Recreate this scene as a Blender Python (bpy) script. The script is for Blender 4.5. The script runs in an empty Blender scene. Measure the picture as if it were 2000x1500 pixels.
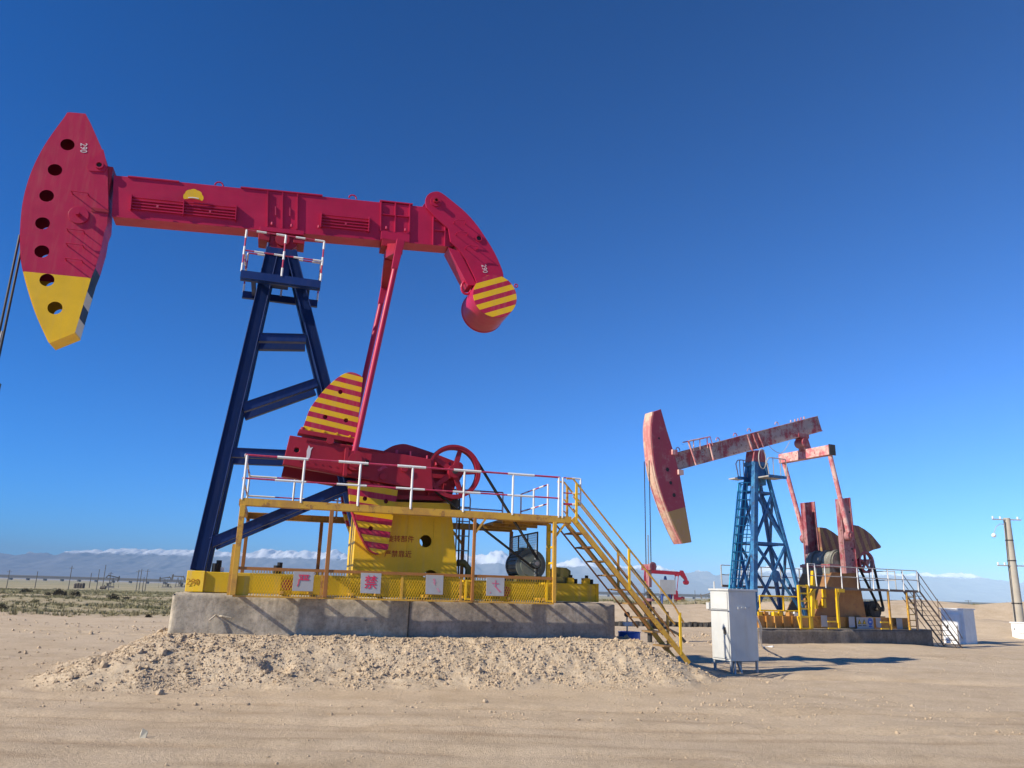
import bpy, bmesh, math, random
import numpy as np
from mathutils import Vector, Matrix
from mathutils.geometry import tessellate_polygon

random.seed(7); RNG = np.random.default_rng(11)
scene = bpy.context.scene
COL = scene.collection
R_ = math.radians

# ------------------------------------------------------------------ camera, sky, sun, exposure
FPX = 1510.0; PITCH = math.atan(405.8 / FPX); ROLL = R_(1.63); EYE = 1.65
_f = np.array([0, math.cos(PITCH), math.sin(PITCH)]); _r0 = np.array([1., 0, 0]); _u0 = np.array([0, -math.sin(PITCH), math.cos(PITCH)])
_R = math.cos(ROLL) * _r0 + math.sin(ROLL) * _u0; _U = -math.sin(ROLL) * _r0 + math.cos(ROLL) * _u0
_C = np.array([0, 0, EYE])
cd = bpy.data.cameras.new('camera'); cam = bpy.data.objects.new('camera', cd); COL.objects.link(cam)
cd.sensor_width = 36; cd.lens = FPX / 2000 * 36; cd.clip_start = 0.1; cd.clip_end = 40000
m = Matrix.Identity(4)
for i in range(3):
    m[i][0] = _R[i]; m[i][1] = _U[i]; m[i][2] = -_f[i]; m[i][3] = _C[i]
cam.matrix_world = m
scene.camera = cam

SUN_AZ = R_(29.5); SUN_EL = R_(33.0)          # light travels towards +x and a little away from the camera
world = bpy.data.worlds.new('World'); scene.world = world; world.use_nodes = True
wn = world.node_tree; wn.nodes.clear()
sky = wn.nodes.new('ShaderNodeTexSky'); sky.sky_type = 'NISHITA'; sky.sun_disc = False
sky.sun_elevation = SUN_EL; sky.sun_rotation = R_(240.5); sky.altitude = 2900; sky.air_density = 1.0; sky.dust_density = 0.0; sky.ozone_density = 10.0
bg = wn.nodes.new('ShaderNodeBackground'); bg.inputs['Strength'].default_value = 0.077
wo = wn.nodes.new('ShaderNodeOutputWorld')
gam = wn.nodes.new('ShaderNodeGamma'); gam.inputs[1].default_value = 1.3
wn.links.new(sky.outputs[0], gam.inputs[0]); tint = wn.nodes.new('ShaderNodeMix'); tint.data_type = 'RGBA'; tint.blend_type = 'MULTIPLY'; tint.inputs[0].default_value = 1.0; tint.inputs[7].default_value = (0.14, 0.93, 1.06, 1)
wn.links.new(gam.outputs[0], tint.inputs[6]); wn.links.new(tint.outputs[2], bg.inputs['Color']); wn.links.new(bg.outputs[0], wo.inputs['Surface'])

ld = bpy.data.lights.new('sun', 'SUN'); ld.energy = 5.0; ld.angle = R_(0.53); ld.color = (1.0, 0.92, 0.77)
sun = bpy.data.objects.new('sun', ld); COL.objects.link(sun)
_l = Vector((math.cos(SUN_AZ) * math.cos(SUN_EL), math.sin(SUN_AZ) * math.cos(SUN_EL), -math.sin(SUN_EL)))
sun.rotation_euler = _l.to_track_quat('-Z', 'Y').to_euler(); sun.location = (-20, -10, 20)

vs = scene.view_settings
vs.view_transform = 'Standard'; vs.look = 'None'; vs.exposure = 0.55; vs.gamma = 1.0; vs.use_curve_mapping = False
scene.render.film_transparent = False
cy = scene.cycles
cy.use_denoising = True
cy.max_bounces = 6; cy.diffuse_bounces = 3; cy.glossy_bounces = 3; cy.transparent_max_bounces = 8; cy.volume_bounces = 0
cy.sample_clamp_indirect = 6

# ------------------------------------------------------------------ measuring helpers (photo pixel -> place)
def ray(px, py): return _f + _R * ((px - 1000) / FPX) + _U * ((750 - py) / FPX)
def at_depth(px, py, D):
    d = ray(px, py); return _C + d * (D / d[1])
def on_ground(px, py, z=0.0):
    d = ray(px, py); return _C + d * ((z - EYE) / d[2])
class Frame:
    """upright frame of a machine: s along the walking beam, w sideways towards the camera, z up"""
    def __init__(self, anchor, w, th):
        self.th = th
        self.b = np.array([math.cos(th), math.sin(th), 0]); self.n = np.array([math.sin(th), -math.cos(th), 0])
        self.O = np.array([anchor[0], anchor[1], 0.0]) - w * self.n
    def inv(self, px, py, w):
        d = ray(px, py); t = ((self.O + w * self.n - _C) @ self.n) / (d @ self.n); p = _C + d * t
        return (float((p - self.O) @ self.b), float(p[2]))
    def poly(self, pts, w): return [self.inv(x, y, w) for x, y in pts]
    def world(self, s, w, z):
        p = self.O + s * self.b + w * self.n; return Vector((p[0], p[1], z))
F1 = Frame(at_depth(394, 1157, 15.0), 0.75, R_(16.5))
F2 = Frame(at_depth(1480, 1226, 31.0), 1.2, R_(26.0))

# ------------------------------------------------------------------ materials
def new_mat(name):
    mt = bpy.data.materials.new(name); mt.use_nodes = True
    nt = mt.node_tree; bs = nt.nodes['Principled BSDF']
    return mt, nt, bs
def N(nt, t, **kw):
    n = nt.nodes.new(t)
    for k, v in kw.items(): setattr(n, k, v)
    return n
def L(nt, a, b): nt.links.new(a, b)
def coords(nt, scale=(1, 1, 1), kind='Object'):
    tc = N(nt, 'ShaderNodeTexCoord'); mp = N(nt, 'ShaderNodeMapping'); mp.inputs['Scale'].default_value = scale
    L(nt, tc.outputs[kind], mp.inputs['Vector']); return mp.outputs[0]
def noise(nt, vec, scale, detail=4, rough=0.6):
    n = N(nt, 'ShaderNodeTexNoise'); n.inputs['Scale'].default_value = scale; n.inputs['Detail'].default_value = detail
    n.inputs['Roughness'].default_value = rough; L(nt, vec, n.inputs['Vector']); return n.outputs['Fac']
def ramp(nt, fac, stops):
    r = N(nt, 'ShaderNodeValToRGB'); e = r.color_ramp.elements
    while len(e) < len(stops): e.new(0.5)
    for q, (p, c) in zip(e, stops):
        q.position = p; q.color = (*c, 1) if len(c) == 3 else c
    L(nt, fac, r.inputs[0]); return r.outputs[0]
def mix(nt, fac, a, b, mode='MIX'):
    mx = N(nt, 'ShaderNodeMix', data_type='RGBA', blend_type=mode)
    for key, v in (('Factor', fac), ('A', a), ('B', b)):
        sock = [i for i in mx.inputs if i.name == key and i.enabled][0]
        if isinstance(v, (float, int)): sock.default_value = v
        elif isinstance(v, tuple): sock.default_value = (*v, 1)
        else: L(nt, v, sock)
    return [o for o in mx.outputs if o.enabled][0]
def mathn(nt, op, a, b=None, c=None):
    n = N(nt, 'ShaderNodeMath', operation=op)
    for i, v in enumerate((a, b, c)):
        if v is None: continue
        if isinstance(v, (float, int)): n.inputs[i].default_value = v
        else: L(nt, v, n.inputs[i])
    return n.outputs[0]
def bump(nt, bs, h, strength, dist):
    b = N(nt, 'ShaderNodeBump'); b.inputs['Strength'].default_value = strength; b.inputs['Distance'].default_value = dist
    L(nt, h, b.inputs['Height']); L(nt, b.outputs[0], bs.inputs['Normal'])
def finish_paint(nt, bs, col, rough, dirt, dust, var=0.16, chips=0.0, chip_col=(0.14, 0.05, 0.025)):
    v = coords(nt)
    n1 = noise(nt, v, 1.3, 5, 0.65)
    c = mix(nt, 1.0, col, ramp(nt, n1, [(0.3, (1 - var,) * 3), (0.7, (1 + var * 0.5,) * 3)]), 'MULTIPLY')
    vs_ = coords(nt, (9, 9, 0.9))
    st = noise(nt, vs_, 1.0, 5, 0.7)
    c = mix(nt, mathn(nt, 'MULTIPLY', ramp(nt, st, [(0.48, (0, 0, 0)), (0.75, (1, 1, 1))]), dirt), c, dust)
    if chips:
        cn = noise(nt, v, 11.0, 6, 0.7)
        c = mix(nt, ramp(nt, cn, [(1 - chips, (0, 0, 0)), (1 - chips + 0.03, (1, 1, 1))]), c, chip_col)
    L(nt, c, bs.inputs['Base Color'])
    rn = noise(nt, v, 5.0, 3, 0.5)
    L(nt, mathn(nt, 'MULTIPLY_ADD', rn, 0.25, rough - 0.12), bs.inputs['Roughness'])
    bump(nt, bs, noise(nt, v, 24.0, 3, 0.5), 0.12, 0.004)
    bs.inputs['Specular IOR Level'].default_value = 0.32
DUST = (0.42, 0.31, 0.19)
def paint(name, col, rough=0.45, dirt=0.35, dust=DUST, var=0.16, chips=0.0, metal=0.0):
    mt, nt, bs = new_mat(name)
    finish_paint(nt, bs, col, rough, dirt, dust, var, chips); bs.inputs['Metallic'].default_value = metal
    return mt
def striped(name, ca, cb, direction, period, phase=0.0, duty=0.5, rough=0.5, dirt=0.2, chips=0.0):
    mt, nt, bs = new_mat(name)
    tc = N(nt, 'ShaderNodeTexCoord'); d = N(nt, 'ShaderNodeVectorMath', operation='DOT_PRODUCT')
    L(nt, tc.outputs['Object'], d.inputs[0]); d.inputs[1].default_value = direction
    q = mathn(nt, 'FRACT', mathn(nt, 'ADD', mathn(nt, 'DIVIDE', d.outputs['Value'], period), phase))
    c = mix(nt, mathn(nt, 'GREATER_THAN', q, duty), ca, cb)
    finish_paint(nt, bs, c, rough, dirt, DUST, 0.12, chips); return mt
def split_paint(name, ca, cb, direction, level, rough=0.45, dirt=0.3, chips=0.0):
    mt, nt, bs = new_mat(name)
    tc = N(nt, 'ShaderNodeTexCoord'); d = N(nt, 'ShaderNodeVectorMath', operation='DOT_PRODUCT')
    L(nt, tc.outputs['Object'], d.inputs[0]); d.inputs[1].default_value = direction
    c = mix(nt, mathn(nt, 'GREATER_THAN', d.outputs['Value'], level), ca, cb)
    finish_paint(nt, bs, c, rough, dirt, DUST, 0.14, chips); return mt
def worn(name, col, fade, rust, rough=0.6, amount=0.5):
    """sun-bleached, streaked old paint with rust"""
    mt, nt, bs = new_mat(name); v = coords(nt)
    n1 = noise(nt, v, 1.6, 6, 0.7); n2 = noise(nt, coords(nt, (9, 9, 0.8)), 1.0, 6, 0.75); n3 = noise(nt, v, 5.0, 6, 0.75)
    c = mix(nt, ramp(nt, n1, [(0.60 - amount * 0.35, (0, 0, 0)), (0.68 - amount * 0.3, (0.85,) * 3)]), col, fade)
    c = mix(nt, ramp(nt, n2, [(0.52, (0, 0, 0)), (0.62, (amount + 0.3,) * 3)]), c, fade)
    c = mix(nt, ramp(nt, n3, [(0.56, (0, 0, 0)), (0.62, (0.8,) * 3)]), c, rust)
    L(nt, c, bs.inputs['Base Color']); bs.inputs['Roughness'].default_value = rough
    bump(nt, bs, n3, 0.3, 0.01); return mt

RED = (0.43, 0.012, 0.058); YEL = (0.78, 0.47, 0.012); BLUE = (0.005, 0.027, 0.135); WHT = (0.78, 0.77, 0.74)
M_red = paint('red_paint', RED, 0.42, 0.06, (0.30, 0.05, 0.05), 0.2)
M_red2 = paint('red_cast_paint', (0.33, 0.012, 0.03), 0.5, 0.12, (0.3, 0.1, 0.08), 0.26)
M_yel = paint('yellow_paint', YEL, 0.45, 0.22)
M_yelskid = paint('yellow_skid_paint', (0.66, 0.42, 0.014), 0.5, 0.45, var=0.2)
M_yelrust = worn('rusty_yellow_paint', (0.60, 0.335, 0.035), (0.46, 0.235, 0.045), (0.27, 0.115, 0.035), 0.55, 0.34)
M_brownpaint = paint('brown_rusty_rail_paint', (0.36, 0.15, 0.04), 0.6, 0.4, (0.2, 0.08, 0.03), 0.25)
M_blue = paint('navy_blue_paint', BLUE, 0.5, 0.04)
M_white = paint('white_paint', WHT, 0.45, 0.14)
M_railred = paint('rail_red_paint', (0.46, 0.035, 0.09), 0.45, 0.2, (0.6, 0.4, 0.4))
M_black = paint('black_rubber', (0.012, 0.012, 0.014), 0.55, 0.1)
M_rope = paint('steel_rope', (0.02, 0.02, 0.026), 0.5, 0.1)
M_steel = paint('bare_steel', (0.34, 0.34, 0.35), 0.4, 0.2, metal=0.6)
M_motor = paint('dark_grey_motor_paint', (0.13, 0.15, 0.135), 0.5, 0.5, (0.26, 0.23, 0.18))
M_olive = paint('olive_drab_paint', (0.15, 0.13, 0.035), 0.55, 0.4)
M_sign = paint('white_sign_board', (0.40, 0.40, 0.41), 0.5, 0.3)
M_signred = paint('sign_red_print', (0.62, 0.03, 0.09), 0.5, 0.25, (0.55, 0.5, 0.5))
M_textred = paint('stencil_red', (0.36, 0.03, 0.01), 0.6, 0.35, YEL)
M_textwhite = paint('stencil_white', (0.7, 0.62, 0.62), 0.6, 0.2)
M_textbrown = paint('stencil_brown', (0.33, 0.14, 0.01), 0.7, 0.3, YEL)
M_cab = paint('grey_white_cabinet_paint', (0.58, 0.58, 0.555), 0.45, 0.22)
M_cabgrey = paint('cabinet_frame_grey', (0.35, 0.36, 0.37), 0.5, 0.2)
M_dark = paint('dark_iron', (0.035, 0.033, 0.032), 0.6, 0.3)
M_bluebarrel = paint('blue_plastic', (0.02, 0.12, 0.5), 0.35, 0.15)
M_wood = paint('weathered_concrete_pole', (0.42, 0.38, 0.31), 0.8, 0.3)
M_farpole = paint('distant_pole_grey', (0.12, 0.11, 0.1), 0.8, 0.2)
M_tread = paint('rusty_tread_plate', (0.30, 0.18, 0.07), 0.65, 0.5, (0.16, 0.08, 0.04), 0.3)

def concrete(name, col, dark, rough=0.9):
    mt, nt, bs = new_mat(name); v = coords(nt)
    n1 = noise(nt, v, 1.5, 7, 0.72); n2 = noise(nt, v, 11, 6, 0.75); n3 = noise(nt, coords(nt, (4.5, 4.5, 0.4)), 1.0, 6, 0.7); pit = noise(nt, v, 34, 3, 0.6)
    c = mix(nt, ramp(nt, n1, [(0.40, (0, 0, 0)), (0.58, (1, 1, 1))]), dark, col)
    c = mix(nt, mathn(nt, 'MULTIPLY', ramp(nt, n3, [(0.45, (0, 0, 0)), (0.58, (1, 1, 1))]), 0.55), c, dark)
    c = mix(nt, 1.0, c, ramp(nt, n2, [(0.3, (0.62,) * 3), (0.5, (1.0,) * 3), (0.72, (1.2,) * 3)]), 'MULTIPLY')
    c = mix(nt, ramp(nt, pit, [(0.64, (0, 0, 0)), (0.70, (0.7,) * 3)]), c, tuple(q * 0.45 for q in dark))
    L(nt, c, bs.inputs['Base Color']); bs.inputs['Roughness'].default_value = rough; bs.inputs['Specular IOR Level'].default_value = 0.2
    h = mathn(nt, 'ADD', n2, mathn(nt, 'MULTIPLY', n1, 0.6)); bump(nt, bs, h, 0.5, 0.02); return mt
M_conc = concrete('old_concrete', (0.52, 0.445, 0.34), (0.32, 0.275, 0.21))
M_conc2 = concrete('dark_concrete', (0.24, 0.20, 0.165), (0.15, 0.125, 0.10))

# ------------------------------------------------------------------ mesh builder
def tag(o, label=None, cat=None, group=None, kind=None):
    for k, v in (('label', label), ('category', cat), ('group', group), ('kind', kind)):
        if v: o[k] = v
    return o
def link_mesh(name, me, parent=None):
    o = bpy.data.objects.new(name, me); COL.objects.link(o); o.parent = parent; return o
def empty(name, loc, rz=0.0):
    o = bpy.data.objects.new(name, None); COL.objects.link(o); o.location = loc; o.rotation_euler = (0, 0, rz); o.empty_display_size = 0.2; return o
def copy_tree(o, parent=None):
    c = o.copy(); COL.objects.link(c); c.parent = parent
    for ch in list(o.children): copy_tree(ch, c)
    return c
class MB:
    """collects shapes given in (s, w, z); w is mirrored into -y when built"""
    def __init__(self, flip=True): self.v = []; self.f = []; self.mi = []; self.flip = flip; self.cur = 0
    def add(self, vs, fs):
        k = len(self.v); self.v += [tuple(p) for p in vs]; self.f += [tuple(i + k for i in f) for f in fs]; self.mi += [self.cur] * len(fs); return self
    def box(self, s0, s1, w0, w1, z0, z1):
        return self.add([(s, w, z) for s in (s0, s1) for w in (w0, w1) for z in (z0, z1)],
                        [(0, 1, 3, 2), (4, 6, 7, 5), (0, 4, 5, 1), (2, 3, 7, 6), (0, 2, 6, 4), (1, 5, 7, 3)])
    def bar(self, p0, p1, a, b, up=(0, 1, 0), a2=None, b2=None):
        """rectangular bar: a = size along 'up' direction (default sideways w), b = the other"""
        p0 = Vector(p0); p1 = Vector(p1); d = (p1 - p0).normalized(); u = Vector(up); u = (u - d * u.dot(d))
        if u.length < 1e-4: u = Vector((1, 0, 0)) - d * d.x
        u.normalize(); t = d.cross(u); a2 = a if a2 is None else a2; b2 = b if b2 is None else b2
        q = []
        for p, aa, bb in ((p0, a, b), (p1, a2, b2)):
            for i, j in ((-1, -1), (1, -1), (1, 1), (-1, 1)): q.append(p + u * (i * aa / 2) + t * (j * bb / 2))
        return self.add(q, [(0, 1, 2, 3), (4, 7, 6, 5), (0, 4, 5, 1), (1, 5, 6, 2), (2, 6, 7, 3), (3, 7, 4, 0)])
    def hbeam(self, p0, p1, a, b, tf=0.025, up=(0, 1, 0)):
        """H section: flanges face +-t (in plane), web between; a depth along up, b overall"""
        p0 = Vector(p0); p1 = Vector(p1); d = (p1 - p0).normalized(); u = Vector(up); u = (u - d * u.dot(d)).normalized(); t = d.cross(u)
        for sgn in (-1, 1):
            o = t * (sgn * (b / 2 - tf / 2)); self.bar(p0 + o, p1 + o, a, tf, up)
        self.bar(p0, p1, tf, b - 2 * tf, up); return self
    def tube(self, p0, p1, r, n=10, r2=None, caps=True):
        p0 = Vector(p0); p1 = Vector(p1); d = (p1 - p0).normalized(); u = d.orthogonal().normalized(); t = d.cross(u); r2 = r if r2 is None else r2
        q = [p + (u * math.cos(2 * math.pi * i / n) + t * math.sin(2 * math.pi * i / n)) * rr for p, rr in ((p0, r), (p1, r2)) for i in range(n)]
        fs = [(i, (i + 1) % n, n + (i + 1) % n, n + i) for i in range(n)]
        if caps: fs += [tuple(range(n))[::-1], tuple(range(n, 2 * n))]
        return self.add(q, fs)
    def path(self, pts, r, n=8, closed=False):
        pts = [Vector(p) for p in pts]; k = len(pts); rings = []; u = None
        for i, p in enumerate(pts):
            a = pts[(i - 1) % k] if (closed or i > 0) else p; b = pts[(i + 1) % k] if (closed or i < k - 1) else p
            d = (b - a).normalized()
            u = d.orthogonal().normalized() if u is None else (u - d * u.dot(d)).normalized()
            t = d.cross(u); rings += [p + (u * math.cos(2 * math.pi * j / n) + t * math.sin(2 * math.pi * j / n)) * r for j in range(n)]
        fs = []
        for i in range(k if closed else k - 1):
            i2 = (i + 1) % k
            fs += [(i * n + j, i * n + (j + 1) % n, i2 * n + (j + 1) % n, i2 * n + j) for j in range(n)]
        if not closed: fs += [tuple(range(n))[::-1], tuple(range((k - 1) * n, k * n))]
        return self.add(rings, fs)
    def plate(self, pts, w0, w1, holes=()):
        """polygon in (s, z) with holes, extruded between w0 and w1"""
        loops = [list(pts)] + [list(h) for h in holes]
        tri = tessellate_polygon([[Vector((a, b, 0)) for a, b in lp] for lp in loops])
        flat = [p for lp in loops for p in lp]; n = len(flat)
        vs_ = [(a, w0, b) for a, b in flat] + [(a, w1, b) for a, b in flat]
        fs = [tuple(t) for t in tri] + [tuple(i + n for i in t)[::-1] for t in tri]; k = 0
        for lp in loops:
            mth = len(lp)
            fs += [(k + i, k + (i + 1) % mth, n + k + (i + 1) % mth, n + k + i) for i in range(mth)]; k += mth
        return self.add(vs_, fs)
    def disc(self, c, r, w0, w1, n=28, hole=0.0, r2=None):
        pts = circle(c, r, n)
        return self.plate(pts, w0, w1, [circle(c, hole, n)[::-1]] if hole else ())
    def ball(self, c, r, n=8):
        vs_ = []; fs = []
        for i in range(n // 2 + 1):
            th = math.pi * i / (n // 2)
            for j in range(n): vs_.append((c[0] + r * math.sin(th) * math.cos(2 * math.pi * j / n), c[1] + r * math.sin(th) * math.sin(2 * math.pi * j / n), c[2] + r * math.cos(th)))
        for i in range(n // 2):
            for j in range(n): fs.append((i * n + j, i * n + (j + 1) % n, (i + 1) * n + (j + 1) % n, (i + 1) * n + j))
        return self.add(vs_, fs)
    def mesh(self, name, mats, smooth=False, recalc=True):
        me = bpy.data.meshes.new(name)
        vv = [(p[0], -p[1], p[2]) for p in self.v] if self.flip else self.v
        me.from_pydata(vv, [], self.f)
        for mt in (mats if isinstance(mats, (list, tuple)) else [mats]): me.materials.append(mt)
        if len(me.polygons) == len(self.mi): me.polygons.foreach_set('material_index', self.mi)
        if recalc:
            bm = bmesh.new(); bm.from_mesh(me); bmesh.ops.recalc_face_normals(bm, faces=bm.faces); bm.to_mesh(me); bm.free()
        if smooth:
            me.polygons.foreach_set('use_smooth', [True] * len(me.polygons))
            me.set_sharp_from_angle(angle=R_(40))
        me.update(); return me
    def make(self, name, mats, parent=None, smooth=False, bevel=0.0, recalc=True):
        o = link_mesh(name, self.mesh(name, mats, smooth, recalc), parent)
        if bevel:
            b = o.modifiers.new('bevel', 'BEVEL'); b.width = bevel; b.segments = 2; b.limit_method = 'ANGLE'; b.angle_limit = R_(40)
        return o
def circle(c, r, n=24, a0=0.0): return [(c[0] + r * math.cos(a0 + 2 * math.pi * i / n), c[1] + r * math.sin(a0 + 2 * math.pi * i / n)) for i in range(n)]
def lerp(a, b, t): return tuple(x + (y - x) * t for x, y in zip(a, b))
def dense(pts, k=4):
    """smooth an open outline with Catmull-Rom"""
    out = []; n = len(pts)
    for i in range(n - 1):
        p0 = pts[max(i - 1, 0)]; p1 = pts[i]; p2 = pts[i + 1]; p3 = pts[min(i + 2, n - 1)]
        for j in range(k):
            t = j / k
            out.append(tuple(0.5 * (2 * b + (c - a) * t + (2 * a - 5 * b + 4 * c - d) * t * t + (3 * b - a - 3 * c + d) * t ** 3) for a, b, c, d in zip(p0, p1, p2, p3)))
    return out + [pts[-1]]
def part(name, mats, parent, fn, **kw):
    mb = MB(); fn(mb); return mb.make(name, mats, parent, **kw)
def text_part(name, body, size, mat, parent, origin, right, up, depth=0.004, squeeze=1.0, bold=0.0):
    """lettering as a thin solid: origin, right, up given in (s, w, z)"""
    cu = bpy.data.curves.new(name, 'FONT'); cu.body = body; cu.size = size; cu.extrude = depth; cu.align_x = 'CENTER'; cu.align_y = 'CENTER'; cu.resolution_u = 2; cu.offset = bold
    tmp = bpy.data.objects.new('tmp', cu); COL.objects.link(tmp)
    dg = bpy.context.evaluated_depsgraph_get(); me = bpy.data.meshes.new_from_object(tmp.evaluated_get(dg))
    bpy.data.objects.remove(tmp); bpy.data.curves.remove(cu)
    r = Vector((right[0], -right[1], right[2])).normalized(); u = Vector((up[0], -up[1], up[2])); u = (u - r * u.dot(r)).normalized(); n = r.cross(u)
    mm = Matrix((( r.x * squeeze, u.x, n.x, origin[0]), (r.y * squeeze, u.y, n.y, -origin[1]), (r.z * squeeze, u.z, n.z, origin[2]), (0, 0, 0, 1)))
    me.transform(mm); me.materials.clear(); me.materials.append(mat)
    return link_mesh(name, me, parent)
def banded(mb, p0, p1, r, seg, start=0, n=8):
    """pipe painted in alternating bands: material slots 0 and 1"""
    p0 = Vector(p0); p1 = Vector(p1); ln = (p1 - p0).length; k = max(1, round(ln / seg))
    for i in range(k):
        mb.cur = (i + start) % 2; mb.tube(p0.lerp(p1, i / k), p0.lerp(p1, (i + 1) / k), r * (1.08 if mb.cur else 0.8), n)
    mb.cur = 0

# ------------------------------------------------------------------ terrain
def _hash(ix, iy, seed):
    h = (ix.astype(np.int64) * 374761393 + iy.astype(np.int64) * 668265263 + seed * 1442695041) & 0xFFFFFFFF
    h = ((h ^ (h >> 13)) * 1274126177) & 0xFFFFFFFF
    return ((h ^ (h >> 16)) & 0xFFFFFF) / float(0xFFFFFF)
def vnoise(x, y, seed=0):
    ix = np.floor(x); iy = np.floor(y); fx = x - ix; fy = y - iy; fx = fx * fx * (3 - 2 * fx); fy = fy * fy * (3 - 2 * fy)
    a = _hash(ix, iy, seed); b = _hash(ix + 1, iy, seed); c = _hash(ix, iy + 1, seed); d = _hash(ix + 1, iy + 1, seed)
    return (a + (b - a) * fx) * (1 - fy) + (c + (d - c) * fx) * fy
def fbm(x, y, oct=4, seed=0, gain=0.5):
    t = 0; amp = 1; tot = 0
    for i in range(oct):
        t = t + amp * vnoise(x * 2 ** i + 17.3 * i, y * 2 ** i - 9.1 * i, seed + i); tot += amp; amp *= gain
    return t / tot
def sstep(a, b, x):
    t = np.clip((x - a) / (b - a), 0, 1); return t * t * (3 - 2 * t)
def mound_mask(x, y):
    dx = x - F1.O[0]; dy = y - F1.O[1]
    s = dx * F1.b[0] + dy * F1.b[1]; w = dx * F1.n[0] + dy * F1.n[1]
    ds = np.maximum(np.maximum(-0.35 - s, (s - 8.55) * 1.3), 0); dw = np.maximum(np.abs(w) - 1.22, 0)
    wob = (fbm(x * 0.9, y * 0.9, 3, 5) - 0.5) * 0.55
    d = np.sqrt((ds * 0.80) ** 2 + dw ** 2) + wob * np.clip(np.sqrt(ds ** 2 + dw ** 2), 0, 1)
    return np.clip(1 - d / 1.85, 0, 1)
def ground_z(x, y):
    x = np.asarray(x, float); y = np.asarray(y, float); D = np.sqrt(x * x + y * y)
    near = 1 - sstep(40, 90, D)
    z = (fbm(x * 0.35, y * 0.35, 3, 1) - 0.5) * 0.10 * near * sstep(3, 9, y)
    z = z + (fbm(x * 2.2, y * 2.2, 4, 2) - 0.5) * 0.035 * near
    # wheel ruts sweeping across the foreground and past the second machine
    for y0, sl, cur, dep in ((10.6, 0.045, 0.004, 0.035), (12.2, 0.05, 0.004, 0.035), (8.8, 0.02, 0.002, 0.02), (23.6, -0.03, 0.010, 0.10), (25.2, -0.03, 0.010, 0.10)):
        yy = y - (y0 + sl * x + cur * x * x)
        z = z - dep * np.exp(-(yy / 0.16) ** 2) * near + dep * 0.55 * (np.exp(-((yy - 0.36) / 0.16) ** 2) + np.exp(-((yy + 0.36) / 0.16) ** 2)) * near
    # gravel heaped against the first foundation
    mm = mound_mask(x, y); prof = mm * mm * (3 - 2 * mm) * 0.55 + mm * 0.45
    z = z + 0.76 * prof + np.minimum(mm * 4, 1) * (1 - sstep(0.9, 1.0, mm) * 0.7) * ((fbm(x * 2.6, y * 2.6, 4, 9, 0.55) - 0.5) * 0.12 + (fbm(x * 9, y * 9, 3, 19) - 0.5) * 0.09)
    pit = on_ground(538, 1306, 0.28); z = z - 0.26 * np.exp(-(((x - pit[0]) / 0.2) ** 4 + ((y - pit[1]) / 0.16) ** 4)) + 0.07 * np.exp(-(((x - pit[0]) / 0.5) ** 2 + ((y - pit[1] + 0.3) / 0.16) ** 2))
    # rough low heap at the cabinet, shallow ditch right of it
    z = z + 0.09 * np.exp(-(((x - 4.0) / 0.7) ** 2 + ((y - 16.6) / 0.6) ** 2)) * (0.4 + fbm(x * 3, y * 3, 3, 4))
    z = z - 0.16 * np.exp(-((y - (18.6 - 0.10 * (x - 6))) / 0.55) ** 2) * sstep(5.3, 6.4, x) * (1 - sstep(9.5, 12, x))
    z = z - 0.22 * sstep(15, 21, x) * sstep(24, 30, y) * (1 - sstep(46, 60, y))
    # long soil bank behind the second machine
    base = 49 + 0.10 * (x - 8) + (fbm(x * 0.12, y * 0 + 3, 2, 31) - 0.5) * 5
    bank = sstep(0, 5.5, y - base) * (1 - sstep(26, 60, y - base)) * sstep(2, 7, x)
    z = z + bank * (0.95 + 0.6 * sstep(12, 26, x) + (fbm(x * 0.25, y * 0.25, 4, 33) - 0.5) * 0.7)
    heap = np.exp(-(((x - 29) / 4.5) ** 2 + ((y - 48.5) / 3.5) ** 2)); z = z + 1.1 * heap
    heap2 = np.exp(-(((x - 41) / 6) ** 2 + ((y - 55) / 4) ** 2)); z = z + 0.9 * heap2
    # scrub flat: hummocks, then the plain drops a little
    fl = sstep(34, 60, D) * (1 - sstep(500, 1500, D))
    z = z + fl * (fbm(x * 0.16, y * 0.16, 4, 41) - 0.42) * 0.5
    z = z - 2.4 * sstep(70, 380, D)
    return z
def lines(dense_lo, dense_hi, step, lo, hi, grow):
    a = list(np.arange(dense_lo, dense_hi + 1e-6, step)); d = step; v = dense_hi
    while v < hi: d *= grow; v += d; a.append(v)
    d = step; v = dense_lo; pre = []
    while v > lo: d *= grow; v -= d; pre.append(v)
    return np.array(pre[::-1] + a)
xs = lines(-10.0, 11.0, 0.055, -14000, 14000, 1.075); ys = lines(6.4, 21.0, 0.055, -2500, 14000, 1.06)
X, Y = np.meshgrid(xs, ys); Z = ground_z(X, Y)
def grid_mesh(name, X, Y, Z):
    h, w = X.shape; me = bpy.data.meshes.new(name)
    co = np.stack([X, Y, Z], -1).reshape(-1, 3); idx = np.arange(h * w).reshape(h, w)
    q = np.stack([idx[:-1, :-1], idx[:-1, 1:], idx[1:, 1:], idx[1:, :-1]], -1).reshape(-1, 4)
    me.vertices.add(len(co)); me.vertices.foreach_set('co', co.ravel().astype(np.float32))
    me.loops.add(q.size); me.loops.foreach_set('vertex_index', q.ravel().astype(np.int32))
    me.polygons.add(len(q)); me.polygons.foreach_set('loop_start', np.arange(0, q.size, 4, dtype=np.int32)); me.polygons.foreach_set('loop_total', np.full(len(q), 4, np.int32))
    me.polygons.foreach_set('use_smooth', np.ones(len(q), bool)); me.update(calc_edges=True); return me
def set_attr(me, name, vals):
    a = me.attributes.new(name, 'FLOAT', 'POINT'); a.data.foreach_set('value', vals.ravel().astype(np.float32))
gm = grid_mesh('ground', X, Y, Z)
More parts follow.
